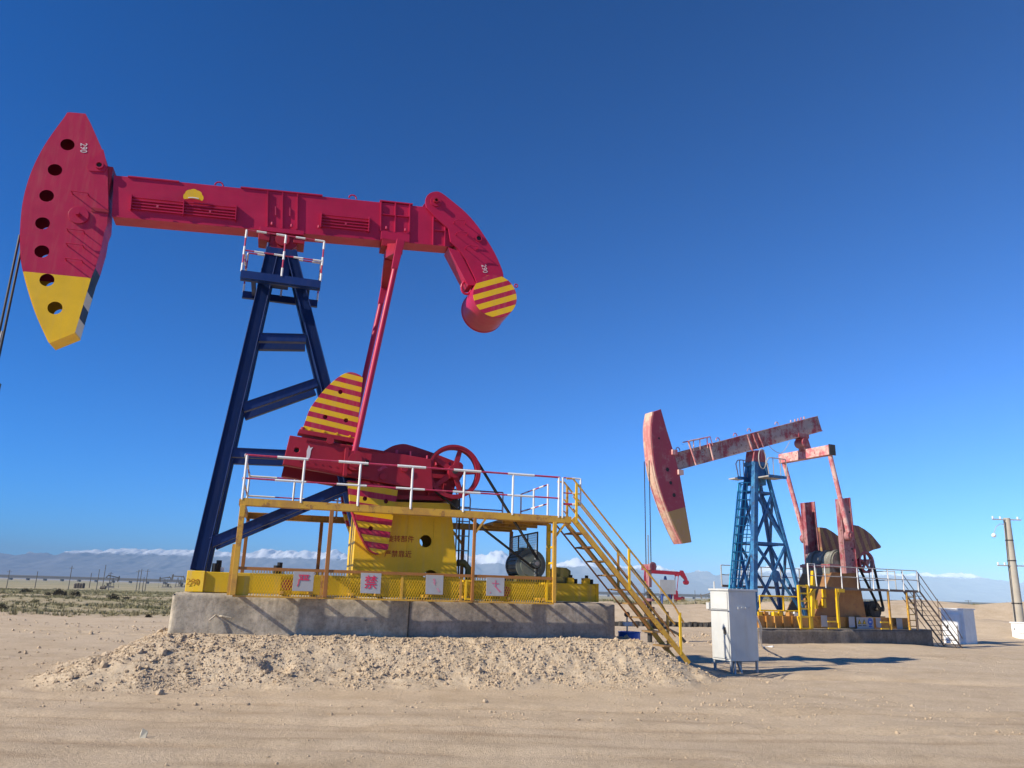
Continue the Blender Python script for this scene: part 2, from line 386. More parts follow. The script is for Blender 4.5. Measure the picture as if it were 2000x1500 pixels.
D_ = np.sqrt(X ** 2 + Y ** 2)
edge = 36 + 6 * (fbm(X * 0.08, Y * 0.08, 3, 51) - 0.5) + np.where(X > 4, 24, 0)
scrub = sstep(0, 10, Y - edge) * (0.5 + 0.5 * sstep(0.34, 0.52, fbm(X * 0.07, Y * 0.12, 4, 53))) * (1 - 0.6 * sstep(1500, 4000, D_))
trk = np.zeros_like(X)
for q, (y0, sl, cur) in enumerate(((10.6, 0.045, 0.004), (12.2, 0.05, 0.004), (8.8, 0.02, 0.002), (9.9, 0.03, 0.006), (11.3, 0.035, 0.007), (7.9, -0.02, 0.003), (9.3, -0.03, 0.004), (19.2, 0.02, -0.01), (20.8, 0.02, -0.011), (23.6, -0.03, 0.010), (25.2, -0.03, 0.010))):
    yy = Y - (y0 + sl * X + cur * X * X) + 0.12 * (fbm(X * 0.6, X * 0 + q, 2, 91) - 0.5)
    trk = np.maximum(trk, np.exp(-(yy / 0.11) ** 4) * sstep(0.38, 0.62, fbm(X * 0.8 + q * 7, Y * 3.0, 4, 93)))
dk = on_ground(1960, 1412); trk = np.maximum(trk, 1.2 * np.exp(-(((X - dk[0]) / 1.7) ** 2 + ((Y - dk[1]) / 0.45) ** 2)) * sstep(0.35, 0.6, fbm(X * 1.5, Y * 3, 3, 97)))
set_attr(gm, 'track', trk); set_attr(gm, 'scrub', scrub); set_attr(gm, 'gravel', np.minimum(mound_mask(X, Y) * 5, 1.0))

def soil(name, with_attr=True):
    mt, nt, bs = new_mat(name); v = coords(nt)
    big = noise(nt, v, 0.10, 5, 0.6); mid = noise(nt, v, 0.9, 6, 0.7); fine = noise(nt, v, 22, 6, 0.8); speck = noise(nt, v, 55, 3, 0.6)
    wv = N(nt, 'ShaderNodeVectorMath', operation='ADD'); L(nt, coords(nt, (0.45, 1.6, 1)), wv.inputs[0]); wob = N(nt, 'ShaderNodeVectorMath', operation='SCALE'); nn = N(nt, 'ShaderNodeTexNoise'); nn.inputs['Scale'].default_value = 0.25; L(nt, v, nn.inputs['Vector']); L(nt, nn.outputs['Color'], wob.inputs[0]); wob.inputs['Scale'].default_value = 2.2; L(nt, wob.outputs[0], wv.inputs[1])
    streak = noise(nt, wv.outputs[0], 1.0, 7, 0.72)
    c = ramp(nt, mid, [(0.25, (0.44, 0.33, 0.215)), (0.5, (0.55, 0.425, 0.29)), (0.75, (0.62, 0.49, 0.345))])
    c = mix(nt, mathn(nt, 'MULTIPLY', ramp(nt, streak, [(0.5, (0, 0, 0)), (0.68, (1, 1, 1))]), 0.30), c, (0.40, 0.28, 0.165))
    c = mix(nt, mathn(nt, 'MULTIPLY', ramp(nt, big, [(0.5, (0, 0, 0)), (0.66, (1, 1, 1))]), 0.4), c, (0.63, 0.505, 0.355))
    if with_attr:
        g = N(nt, 'ShaderNodeAttribute', attribute_name='gravel').outputs['Fac']
        gr = ramp(nt, noise(nt, v, 9, 6, 0.78), [(0.3, (0.43, 0.325, 0.215)), (0.52, (0.60, 0.475, 0.33)), (0.75, (0.68, 0.56, 0.41))])
        c = mix(nt, mathn(nt, 'MULTIPLY', g, 0.9), c, gr)
        tk = N(nt, 'ShaderNodeAttribute', attribute_name='track').outputs['Fac']; c = mix(nt, mathn(nt, 'MULTIPLY', tk, 0.38), c, (0.33, 0.225, 0.135))
        s = N(nt, 'ShaderNodeAttribute', attribute_name='scrub').outputs['Fac']
        sc = ramp(nt, noise(nt, v, 0.5, 6, 0.7), [(0.3, (0.205, 0.195, 0.095)), (0.5, (0.285, 0.26, 0.14)), (0.7, (0.40, 0.34, 0.205))])
        c = mix(nt, mathn(nt, 'MULTIPLY', s, 0.95), c, sc)
    c = mix(nt, 1.0, c, ramp(nt, fine, [(0.25, (0.66,) * 3), (0.5, (1.0,) * 3), (0.78, (1.2,) * 3)]), 'MULTIPLY')
    c = mix(nt, ramp(nt, speck, [(0.66, (0, 0, 0)), (0.72, (0.55,) * 3)]), c, (0.20, 0.14, 0.09))
    L(nt, c, bs.inputs['Base Color']); bs.inputs['Roughness'].default_value = 0.95; bs.inputs['Specular IOR Level'].default_value = 0.1
    h = mathn(nt, 'ADD', mathn(nt, 'ADD', mathn(nt, 'MULTIPLY', mid, 1.2), fine), mathn(nt, 'MULTIPLY', speck, 0.5)); bump(nt, bs, h, 0.9, 0.03); return mt
M_soil = soil('desert_soil'); M_clod = soil('gravel_clods', False)
gm.materials.append(M_soil)
tag(link_mesh('ground', gm), kind='structure')

# snow-capped range on the far side of the plain
prof_px = [(-500, 1070), (-150, 1080), (0, 1083), (90, 1083), (150, 1080), (185, 1077), (262, 1074), (350, 1074), (440, 1074), (535, 1077), (580, 1080), (655, 1077), (760, 1082), (850, 1088), (905, 1083), (925, 1081), (950, 1088), (978, 1077), (1005, 1092), (1060, 1102), (1130, 1096), (1210, 1104), (1285, 1103), (1330, 1113), (1400, 1121), (1480, 1110), (1600, 1113), (1690, 1117), (1780, 1119), (1840, 1121), (1900, 1122), (1945, 1129), (2000, 1141), (2150, 1130), (2500, 1150)]
DM = 9500.0
px_ = np.array([at_depth(a, b, DM) for a, b in prof_px])
mx = np.arange(-8200, 9400, 13.0); my = np.linspace(5200, 10600, 120)
MX, MY = np.meshgrid(mx, my)
def jag(x, sp, seed): 
    g = x / sp; i = np.floor(g); f = g - i; return _hash(i, i * 0, seed) * (1 - f) + _hash(i + 1, i * 0, seed) * f - 0.5
lean = MX + 0.25 * (MY - DM)
crest = np.interp(MX, px_[:, 0], px_[:, 2]) + 62 * jag(lean, 210, 3) + 34 * jag(lean, 88, 5) + 16 * jag(lean + 0.3 * MY, 41, 8)
t = (MY - 5200) / (DM - 5200)
warp = (fbm(MX / 900, MY / 900, 3, 61) - 0.5) * 0.35
t2 = np.clip(t + warp * np.clip(t, 0, 1) * np.clip(1.05 - t, 0, 1) * 2, 0, 1.4)
rise = np.where(t2 < 1, np.power(np.clip(t2, 0, 1), 2.4), np.clip(1 - (t2 - 1) * 0.9, 0.2, 1))
ridg = 1 - 1.6 * np.abs(fbm(MX / 360 + 3, MY / 1100, 6, 63, 0.6) * 2 - 1)
ridg2 = 1 - 1.5 * np.abs(fbm(MX / 130 + 0.4 * np.sin(MY / 300), MY / 420, 4, 67, 0.5) * 2 - 1)
MZ = -6 + (crest + 6) * (rise * (0.80 + 0.20 * ridg) + 0.05 * (ridg2 - 0.62) * np.clip(t2 * 2, 0, 1)) * 1.05
mo = grid_mesh('mountains', MX, MY, MZ)
mt, nt, bs = new_mat('snowy_rock'); 
pos = N(nt, 'ShaderNodeNewGeometry'); sep = N(nt, 'ShaderNodeSeparateXYZ'); L(nt, pos.outputs['Position'], sep.inputs[0])
nz = noise(nt, coords(nt), 0.006, 7, 0.75)
xs_line = mathn(nt, 'MULTIPLY', sep.outputs['X'], 0.012)
hh = mathn(nt, 'ADD', mathn(nt, 'ADD', sep.outputs['Z'], mathn(nt, 'MULTIPLY', nz, 120.0)), 0.0)
sn = ramp(nt, mathn(nt, 'DIVIDE', hh, 1000.0), [(0.355, (0, 0, 0)), (0.375, (1, 1, 1))])
rock = ramp(nt, nz, [(0.35, (0.10, 0.105, 0.125)), (0.65, (0.20, 0.19, 0.19))])
L(nt, mix(nt, sn, rock, (0.88, 0.9, 0.94)), bs.inputs['Base Color']); bs.inputs['Roughness'].default_value = 0.9
mo.materials.append(mt); tag(link_mesh('mountains', mo), kind='structure')

# air between here and the range
hb = MB(False); hb.box(-13500, 13500, -2400, 13500, -60, 505)
mt, nt, bs = new_mat('thin_haze'); nt.nodes.remove(bs)
pv = N(nt, 'ShaderNodeVolumePrincipled'); pv.inputs['Color'].default_value = (0.58, 0.80, 1.0, 1); pv.inputs['Density'].default_value = 1.4e-4; pv.inputs['Anisotropy'].default_value = -0.45
L(nt, pv.outputs[0], [n for n in nt.nodes if n.type == 'OUTPUT_MATERIAL'][0].inputs['Volume'])
tag(hb.make('haze', mt), kind='stuff')

# loose stones on the heap and over the bare soil
def ico():
    t = (1 + 5 ** .5) / 2
    v = np.array([(-1, t, 0), (1, t, 0), (-1, -t, 0), (1, -t, 0), (0, -1, t), (0, 1, t), (0, -1, -t), (0, 1, -t), (t, 0, -1), (t, 0, 1), (-t, 0, -1), (-t, 0, 1)]) / math.sqrt(1 + t * t)
    f = np.array([(0, 11, 5), (0, 5, 1), (0, 1, 7), (0, 7, 10), (0, 10, 11), (1, 5, 9), (5, 11, 4), (11, 10, 2), (10, 7, 6), (7, 1, 8), (3, 9, 4), (3, 4, 2), (3, 2, 6), (3, 6, 8), (3, 8, 9), (4, 9, 5), (2, 4, 11), (6, 2, 10), (8, 6, 7), (9, 8, 1)])
    return v, f
IV, IF = ico()
def tri_mesh(name, co, tri, mat, smooth=False):
    me = bpy.data.meshes.new(name); me.vertices.add(len(co)); me.vertices.foreach_set('co', co.ravel().astype(np.float32))
    me.loops.add(tri.size); me.loops.foreach_set('vertex_index', tri.ravel().astype(np.int32))
    me.polygons.add(len(tri)); me.polygons.foreach_set('loop_start', np.arange(0, tri.size, 3, dtype=np.int32)); me.polygons.foreach_set('loop_total', np.full(len(tri), 3, np.int32))
    me.polygons.foreach_set('use_smooth', np.full(len(tri), smooth)); me.update(calc_edges=True); me.materials.append(mat); return me
def rand_rot(n):
    q = RNG.normal(size=(n, 4)); q /= np.linalg.norm(q, axis=1)[:, None]; a, b, c, d = q.T
    return np.stack([np.stack([1 - 2 * (c * c + d * d), 2 * (b * c - a * d), 2 * (b * d + a * c)], -1), np.stack([2 * (b * c + a * d), 1 - 2 * (b * b + d * d), 2 * (c * d - a * b)], -1), np.stack([2 * (b * d - a * c), 2 * (c * d + a * b), 1 - 2 * (b * b + c * c)], -1)], 1)
def stones(x, y, r, sink=0.3):
    n = len(x); sc = r[:, None] * RNG.uniform(0.6, 1.25, (n, 3))
    v = IV[None] * RNG.uniform(0.75, 1.2, (n, 12, 1)) * sc[:, None, :]; v = np.einsum('nij,nkj->nki', rand_rot(n), v)
    v += np.stack([x, y, ground_z(x, y) + r * (1 - 2 * sink) * 0.5], -1)[:, None, :]
    return v.reshape(-1, 3), (IF[None] + (np.arange(n) * 12)[:, None, None]).reshape(-1, 3)
n = 240000; x = RNG.uniform(-9.6, 7, n); y = RNG.uniform(11, 19.5, n); mk = mound_mask(x, y)
clump = fbm(x * 1.3, y * 1.3, 3, 71)
keep = (RNG.uniform(size=n) < np.clip((mk * 3.0 + 0.02) * (0.3 + 1.4 * sstep(0.44, 0.6, clump)), 0, 1) * 0.75) & (mk < 0.985); x = x[keep]; y = y[keep]
r = np.clip(RNG.lognormal(-4.72, 0.58, len(x)), 0.004, 0.07)
co, tr = stones(x, y, r); tag(link_mesh('loose_gravel', tri_mesh('loose_gravel', co, tr, M_clod)), 'loose stones and clods lying on the gravel heap', 'gravel', kind='stuff')
n = 16000; x = RNG.uniform(-16, 16, n); y = 7 + RNG.uniform(0, 1, n) ** 1.3 * 34; clump = fbm(x * 0.5, y * 0.8, 3, 73)
keep = RNG.uniform(size=n) < sstep(0.42, 0.7, clump); x = x[keep]; y = y[keep]
r = np.clip(RNG.lognormal(-5.3, 0.5, len(x)), 0.003, 0.016) * (1 + 0.03 * y)
co, tr = stones(x, y, r); tag(link_mesh('scattered_pebbles', tri_mesh('scattered_pebbles', co, tr, M_clod)), 'small pebbles scattered over the bare ground', 'pebbles', kind='stuff')

n = 5200; x = RNG.uniform(-26, 12, n); y = RNG.uniform(15, 37, n); keep = (RNG.uniform(size=n) < sstep(0.46, 0.62, fbm(x * 0.35, y * 0.7, 4, 77))) & (mound_mask(x, y) < 0.02) & (x < 0.75 * y - 14); x = x[keep]; y = y[keep]
r = np.clip(RNG.lognormal(-3.75, 0.5, len(x)), 0.01, 0.09)
co, tr = stones(x, y, r); tag(link_mesh('soil_clods', tri_mesh('soil_clods', co, tr, M_clod)), 'lumps of dry soil strewn over the bare ground left of the heap', 'clods', kind='stuff')

# dry scrub on the flat: tufts of thin blades
def tufts(x, y, hgt, wid, blades):
    n = len(x); k = blades; a = RNG.uniform(0, 2 * math.pi, (n, k)); rr = RNG.uniform(0, 1, (n, k)) * wid[:, None] * 0.6
    bx = x[:, None] + np.cos(a) * rr; by = y[:, None] + np.sin(a) * rr; z0 = ground_z(x, y)[:, None] - 0.03
    lean = RNG.uniform(0.15, 0.9, (n, k)) * hgt[:, None]; tx = bx + np.cos(a) * lean; ty = by + np.sin(a) * lean; tz = z0 + hgt[:, None] * RNG.uniform(0.5, 1.1, (n, k))
    hw = hgt[:, None] * 0.16; px = -np.sin(a) * hw; py = np.cos(a) * hw
    v = np.stack([np.stack([bx - px, by - py, z0 + 0 * bx], -1), np.stack([bx + px, by + py, z0 + 0 * bx], -1), np.stack([tx, ty, tz], -1)], 2)
    return v.reshape(-1, 3), np.arange(n * k * 3).reshape(-1, 3)
def leafy(name, stops):
    mt, nt, bs = new_mat(name); L(nt, ramp(nt, noise(nt, coords(nt), 0.35, 4, 0.7), stops), bs.inputs['Base Color']); bs.inputs['Roughness'].default_value = 0.9; return mt
M_scrub = leafy('dry_scrub_leaves', [(0.3, (0.15, 0.145, 0.065)), (0.5, (0.24, 0.215, 0.11)), (0.68, (0.36, 0.30, 0.17))])
M_bush = leafy('dark_bush_twigs', [(0.3, (0.05, 0.042, 0.026)), (0.7, (0.11, 0.09, 0.05))])
n = 60000; D = 34 * (11.0 ** RNG.uniform(0, 1, n)); a = np.radians(RNG.uniform(-40, 40, n)); x = D * np.sin(a); y = D * np.cos(a)
ed = 36 + 6 * (fbm(x * 0.08, y * 0.08, 3, 51) - 0.5) + np.where(x > 4, 24, 0)
dens = sstep(0, 10, y - ed) * (0.3 + sstep(0.38, 0.55, fbm(x * 0.07, y * 0.12, 4, 53)))
keep = RNG.uniform(size=n) < dens; x = x[keep]; y = y[keep]; D = D[keep]
hg = RNG.uniform(0.05, 0.20, len(x)) * (0.7 + 0.6 * fbm(x * 0.2, y * 0.2, 2, 81)) * (1 + D / 250)
co, tr = tufts(x, y, hg, hg * 1.9, 16)
tag(link_mesh('desert_scrub', tri_mesh('desert_scrub', co, tr, M_scrub)), 'dry olive scrub and grass tufts covering the flat', 'scrub', kind='stuff')
def gzf(x, y): return float(ground_z(np.array([x]), np.array([y]))[0])

# ================================================================== first pumping unit (near, freshly painted)
A1 = F1.inv
ZC = 1.475; ZS = 1.86                                   # concrete top, skid top
fnd = empty('concrete_foundation', F1.world(0, 0, 0), F1.th)
tag(fnd, 'long grey concrete foundation block half buried in the gravel heap, streaked with shadows', 'foundation')
def rough_block(s0, s1, w0, w1, z0, z1, step, amp, seed, rnd=0.05):
    """block with softened, slightly lumpy faces"""
    ns = int((s1 - s0) / step); nw = int((w1 - w0) / (step * 2)); nz = int((z1 - z0) / step)
    bm = bmesh.new(); bmesh.ops.create_cube(bm, size=1.0)
    bm.free(); mb = MB()
    def face(f, nu, nv):
        vs_ = [f(i / nu, j / nv) for j in range(nv + 1) for i in range(nu + 1)]
        fs = [(j * (nu + 1) + i, j * (nu + 1) + i + 1, (j + 1) * (nu + 1) + i + 1, (j + 1) * (nu + 1) + i) for j in range(nv) for i in range(nu)]
        out = []
        for s, w, z in vs_:
            # round the edges, then push the surface in and out
            c = [(s - s0, s1 - s), (w - w0, w1 - w), (z - z0 + 9, z1 - z)]
            es = [min(a) for a in c]; near = sorted(es)[:2]
            if near[1] < rnd:
                k = (rnd - near[1]) * 0.45; s += k * (1 if s < (s0 + s1) / 2 else -1) * (es[0] <= near[1]); w += k * (1 if w < (w0 + w1) / 2 else -1) * (es[1] <= near[1]); z -= k * (es[2] <= near[1])
            q = float(fbm(np.array(s * 2.3 + w * 1.7), np.array(z * 2.3 + w), 4, seed)) - 0.5
            q2 = float(fbm(np.array(s * 9.0 + w * 5), np.array(z * 9.0), 2, seed + 7)) - 0.5
            w += (q * amp + q2 * amp * 0.35) * (1 if w > (w0 + w1) / 2 else -1); z += q * amp * 0.4 * (z > z1 - 0.02)
            out.append((s, w, z))
        mb.add(out, fs)
    face(lambda u, v: (s0 + u * (s1 - s0), w1, z0 + v * (z1 - z0)), ns, nz)
    face(lambda u, v: (s0 + u * (s1 - s0), w0, z0 + v * (z1 - z0)), max(4, ns // 6), max(2, nz // 3))
    face(lambda u, v: (s0 + u * (s1 - s0), w0 + v * (w1 - w0), z1), ns, nw)
    face(lambda u, v: (s0, w0 + u * (w1 - w0), z0 + v * (z1 - z0)), nw, nz)
    face(lambda u, v: (s1, w0 + u * (w1 - w0), z0 + v * (z1 - z0)), nw, nz)
    me_ = mb
    return me_
def weld_block(mb, name, mat, parent):
    me = mb.mesh(name, mat, True, False); bm = bmesh.new(); bm.from_mesh(me); bmesh.ops.remove_doubles(bm, verts=bm.verts, dist=0.004); bmesh.ops.recalc_face_normals(bm, faces=bm.faces); bm.to_mesh(me); bm.free()
    me.polygons.foreach_set('use_smooth', [True] * len(me.polygons)); return link_mesh(name, me, parent)
jn = A1(800, 1200, 1.1)[0]
weld_block(rough_block(-0.47, jn, -1.1, 1.115, -0.3, ZC, 0.06, 0.022, 91), 'cast_block', M_conc, fnd)
weld_block(rough_block(jn - 0.02, 8.26, -1.1, 1.10, -0.3, ZC - 0.01, 0.06, 0.016, 95), 'cast_block', concrete('right_concrete', (0.38, 0.32, 0.26), (0.25, 0.21, 0.17)), fnd)
# bent reinforcing bars left sticking out of the face
for (x0, y0), pts in (((425, 1205), [(0, 0, 0), (-0.04, 0.09, 0.03), (-0.13, 0.13, -0.06)]), ((423, 1203), [(0, 0, 0), (0.1, 0.10, 0.0), (0.26, 0.12, -0.03)]), ((712, 1212), [(0, 0, 0), (0.03, 0.1, 0.01), (0.05, 0.14, 0.0)]), ((1070, 1219), [(0, 0, 0), (0.04, 0.06, 0.01), (0.06, 0.07, 0.0)])):
    s, z = A1(x0, y0, 1.12); part('bent_rebar', M_conc, fnd, lambda b: b.path([(s + a, 1.05 + c * 1.25, z + e) for a, c, e in pts], 0.016, 6))

pj = empty('pumping_unit', F1.world(0, 0, 0), F1.th)
tag(pj, 'large bright red pump jack with yellow horsehead tip and navy blue tower', 'pump jack')
# --- skid
sk = part('skid', M_yelskid, pj, lambda b: [b.box(-0.05, 7.97, w - 0.1, w + 0.1, ZC + 0.012, ZS) for w in (-0.65, 0.65)] + [b.box(s, s + 0.2, -0.548, 0.548, ZC + 0.03, ZS - 0.03) for s in (0.1, 1.6, 3.0, 4.4, 5.8, 7.4)], bevel=0.012)
e0, e1 = A1(359, 1157, 0.85)[0], A1(396, 1157, 0.78)[0]
part('end_box', M_yelskid, sk, lambda b: b.add([(s, w, z) for z in (ZC + 0.012, ZS + 0.012) for s, w in ((e0, 0.72), (e1, 0.80), (e1, -0.8), (e0, -0.8))], [(0, 1, 2, 3), (4, 7, 6, 5), (0, 4, 5, 1), (1, 5, 6, 2), (2, 6, 7, 3), (3, 7, 4, 0)]), bevel=0.012)
s, z = A1(377, 1137, 0.76); text_part('stencil_number', '290', 0.16, M_textbrown, sk, (s, 0.768, z), (1, 0.16, 0), (0, 0, 1), 0.002)
part('end_flange', M_yel, sk, lambda b: b.box(7.94, 8.0, 0.45, 0.78, ZC + 0.012, ZS + 0.01))
for x0 in (421, 541):
    s = A1(x0, 1118, 0.62)[0]
    part('anchor_clamp', M_white, pj, lambda b: b.box(s - 0.02, s + 0.14, 0.5, 0.62, ZS, ZS + 0.09)); part('anchor_bolt', M_black, pj, lambda b: b.tube((s - 0.02, 0.66, ZS), (s - 0.02, 0.66, ZS + 0.16), 0.055, 8).tube((s + 0.04, 0.6, ZS), (s + 0.04, 0.6, ZS + 0.22), 0.05, 8))
for x0 in (1116, 1147):
    s = A1(x0, 1140, 0.6)[0]
    part('anchor_clamp', M_yel, pj, lambda b: b.box(s - 0.1, s + 0.04, 0.5, 0.66, ZS, ZS + 0.12)); part('anchor_bolt', M_black, pj, lambda b: b.tube((s, 0.56, ZS), (s, 0.56, ZS + 0.18), 0.04, 8).box(s + 0.05, s + 0.14, 0.45, 0.6, ZS, ZS + 0.1))
# --- tower
def tower_pt(px, py, z, spread0=0.62, spread1=0.16, top=9.0):
    k = (z - ZS) / (top - ZS); w = spread0 + (spread1 - spread0) * k
    return A1(px, py, w), w
def tpt(px, py, sp=0.62):
    w = 0.5
    for _ in range(6):
        s, z = A1(px, py, w); k = (z - ZS) / (8.9 - ZS); w = sp + (0.16 - sp) * k
    return s, w, z
LT, LB = tpt(532, 492), tpt(386, 1114); RT, RB = tpt(568, 492), tpt(668, 880)
k = (3.75 - RT[2]) / (RB[2] - RT[2]); RK = tuple(a + (b - a) * k for a, b in zip(RT, RB)); kk = (ZS - RT[2]) / (RB[2] - RT[2])
RF = (RT[0] + (RB[0] - RT[0]) * kk, 0.42, ZS)
def with_lip(b, a, c, depth, wid, sg, side):
    """box member with a proud flange edge that catches the sun"""
    b.bar(a, c, depth, wid); d_ = (Vector(c) - Vector(a)).normalized(); t_ = d_.cross(Vector((0, 1, 0))).normalized()
    o = t_ * (side * (wid / 2 - 0.012)) + Vector((0, sg * (depth / 2 + 0.011), 0)); b.bar(Vector(a) + o, Vector(c) + o, 0.024, 0.016)
for sg in (1, -1):
    mw = lambda p: (p[0], p[1] * sg, p[2])
    part('tower_leg', M_blue, pj, lambda b: [with_lip(b, mw(LT), mw(LB), 0.2, 0.27, sg, q_) for q_ in (-1, 1)], bevel=0.006)
    part('tower_leg', M_blue, pj, lambda b: [with_lip(b, mw(RT), mw(RK), 0.2, 0.23, sg, q_) for q_ in (-1, 1)], bevel=0.006)
    part('tower_leg_foot', M_blue, pj, lambda b: b.bar(mw(RK), mw(RF), 0.18, 0.21), bevel=0.006)
    for p, q, h in (((505, 660), (598, 662), 0.19), ((474, 797), (618, 748), 0.20), ((452, 884), (640, 892), 0.2), ((412, 1060), (690, 944), 0.2)):
        a, b_ = tpt(*p), tpt(*q); part('tower_brace', M_blue, pj, lambda b: with_lip(b, mw(a), mw(b_), 0.16, h * 0.95, sg, 1), bevel=0.006)
part('tower_head', M_blue, pj, lambda b: b.box(LT[0] - 0.14, RT[0] + 0.14, -0.3, 0.3, LT[2] - 0.12, LT[2] + 0.06).box(LT[0] - 0.02, RT[0] + 0.02, -0.22, 0.22, LT[2] - 0.7, LT[2] - 0.12), bevel=0.01)
s0, z0 = LT[0], LT[2]
part('tower_lifting_pin', M_blue, pj, lambda b: b.tube((LT[0] - 0.1, 0.26, LT[2] + 0.05), (LT[0] - 0.1, 0.26, LT[2] + 0.16), 0.03, 8))
# --- crow's nest on the tower
nest = empty('top_platform', (0, 0, 0)); nest.parent = pj
NW = 0.62
nl, nz0 = A1(471, 528, NW); nr, _ = A1(627, 548, NW)
for wch in (NW, -NW):
    part('platform_channel', M_blue, nest, lambda b: b.box(nl, nr, wch - 0.03, wch + 0.03, nz0 - 0.17, nz0).box(nl, nr, wch - (0.12 if wch > 0 else -0.03), wch + (0.03 if wch < 0 else -0.03) + (0.09 if wch < 0 else 0), nz0 - 0.19, nz0 - 0.172))
for sx in (nl + 0.25, nr - 0.25): part('platform_cross_channel', M_blue, nest, lambda b: b.box(sx - 0.04, sx + 0.04, -NW + 0.06, NW - 0.06, nz0 - 0.14, nz0 - 0.03))
rt = A1(482, 449, NW)[1]; rm = A1(480, 489, NW)[1]; mid_s = (nl + nr) / 2
bandM = [M_railred, M_white]
for wch in (NW, -NW):
    def rail(b, z, st): banded(b, (nl + 0.01, wch, z), (nr - 0.01, wch, z), 0.021, 0.2, st)
    part('handrail', bandM, nest, lambda b: rail(b, rt, 0)); part('mid_rail', bandM, nest, lambda b: rail(b, rm, 0))
    for sx in (nl + 0.01, mid_s, nr - 0.01): part('rail_post', bandM, nest, lambda b: banded(b, (sx, wch + (0.022 if sx == mid_s else 0), nz0 - 0.02), (sx, wch + (0.022 if sx == mid_s else 0), rt), 0.021, 0.2, 1))
for sx in (nl + 0.01, nr - 0.01):
    part('side_rail', bandM, nest, lambda b: [banded(b, (sx, -NW, z), (sx, NW, z), 0.02, 0.2, 1) for z in (rm,)])
# --- walking beam
BW = 0.19
bt0, bt1, bb0, bb1 = A1(222, 342, BW), A1(852, 406, BW), A1(218, 421, BW), A1(886, 481, BW)
wb = part('walking_beam', M_red, pj, lambda b: b.plate([bb0, bb1, (bt1[0] + 0.25, bt1[1] - 0.25), bt1, bt0], -BW, BW), bevel=0.012)
def bp(x0, y0, w=BW): return A1(x0, y0, w)
def on_beam(u, v):   # u along, v 0 bottom 1 top
    lo = lerp(bb0, bb1, u); hi = lerp(bt0, bt1, u); return lerp(lo, hi, v)
bd = (Vector((bt1[0] - bt0[0], bt1[1] - bt0[1]))).normalized(); bn = Vector((-bd.y, bd.x))
ang = math.atan2(bd.y, bd.x)
for xa, xb in (((250, 346), (350, 356)), ((470, 367), (630, 383)), ((742, 393), (806, 400))):
    a, b_ = bp(*xa), bp(*xb); part('top_cover_plate', M_red, wb, lambda b: b.plate([(a[0], a[1] - 0.005), (b_[0], b_[1] - 0.005), (b_[0], b_[1] + 0.025), (a[0], a[1] + 0.025)], -BW - 0.025, BW + 0.025))
part('bottom_flange', M_red, wb, lambda b: b.plate([(bb0[0] + 0.02, bb0[1] - 0.03), (bb1[0] - 0.1, bb1[1] - 0.03), (bb1[0] - 0.1, bb1[1] + 0.002), (bb0[0] + 0.02, bb0[1] + 0.002)], -BW - 0.02, BW + 0.02))
for x0, yt, yb in ((523, 374, 444), (552, 377, 447), (581, 380, 449)):
    a, b_ = bp(x0, yt), bp(x0 - 1, yb); part('web_stiffener', M_red, wb, lambda b: b.bar((a[0], BW + 0.022, a[1]), (b_[0], BW + 0.022, b_[1]), 0.044, 0.022))
for x0, yt, yb in ((538, 404, 421), (566, 406, 423)):
    a, b_ = bp(x0, yt), bp(x0, yb); part('lift_slot', M_railred, wb, lambda b: b.bar((a[0], BW + 0.012, a[1]), (b_[0], BW + 0.012, b_[1]), 0.024, 0.024))
# bolted box sections with cross ribs
def ribbed(x0, x1, yt0, yb0, cols, rows, low=True):
    for i in range(cols + 1):
        xx = x0 + (x1 - x0) * i / cols; dy = (xx - x0) * 0.1
        a, b_ = bp(xx, yt0 + dy), bp(xx - 1, yb0 + dy); part('web_stiffener', M_red, wb, lambda b: b.bar((a[0], BW + 0.022, a[1]), (b_[0], BW + 0.022, b_[1]), 0.05, 0.024))
    for y_ in rows:
        a, b_ = bp(x0, y_), bp(x1, y_ + (x1 - x0) * 0.1); part('web_stiffener', M_red, wb, lambda b: b.bar((a[0], BW + 0.02, a[1]), (b_[0], BW + 0.02, b_[1]), 0.04, 0.02))
ribbed(744, 800, 395, 452, 2, (419, 452)); ribbed(846, 869, 424, 480, 1, (430, 450))
a, b_ = bp(744, 453), bp(800, 459); part('bearing_mount_plate', M_red, wb, lambda b: b.plate([(a[0], a[1] - 0.2), (b_[0], b_[1] - 0.2), b_, a], BW, BW + 0.05), bevel=0.006)
a, b_ = bp(508, 445), bp(594, 454); part('saddle_plate', M_red, wb, lambda b: b.plate([(a[0], a[1] - 0.1), (b_[0], b_[1] - 0.1), b_, a], -BW - 0.09, BW + 0.09), bevel=0.006)
for x0 in (517, 585): 
    a = bp(x0, 455 + (x0 - 517) * .1); part('saddle_block', M_red2, wb, lambda b: b.box(a[0] - 0.12, a[0] + 0.12, -0.24, 0.24, a[1] - 0.19, a[1] - 0.02), bevel=0.008)
for x0, y0 in ((531, 441), (569, 445), (622, 447), (754, 449), (791, 453)):
    a = bp(x0, y0); part('bolt', M_railred, wb, lambda b: b.tube((a[0], BW + 0.05, a[1]), (a[0], BW + 0.05, a[1] + 0.06), 0.025, 8))
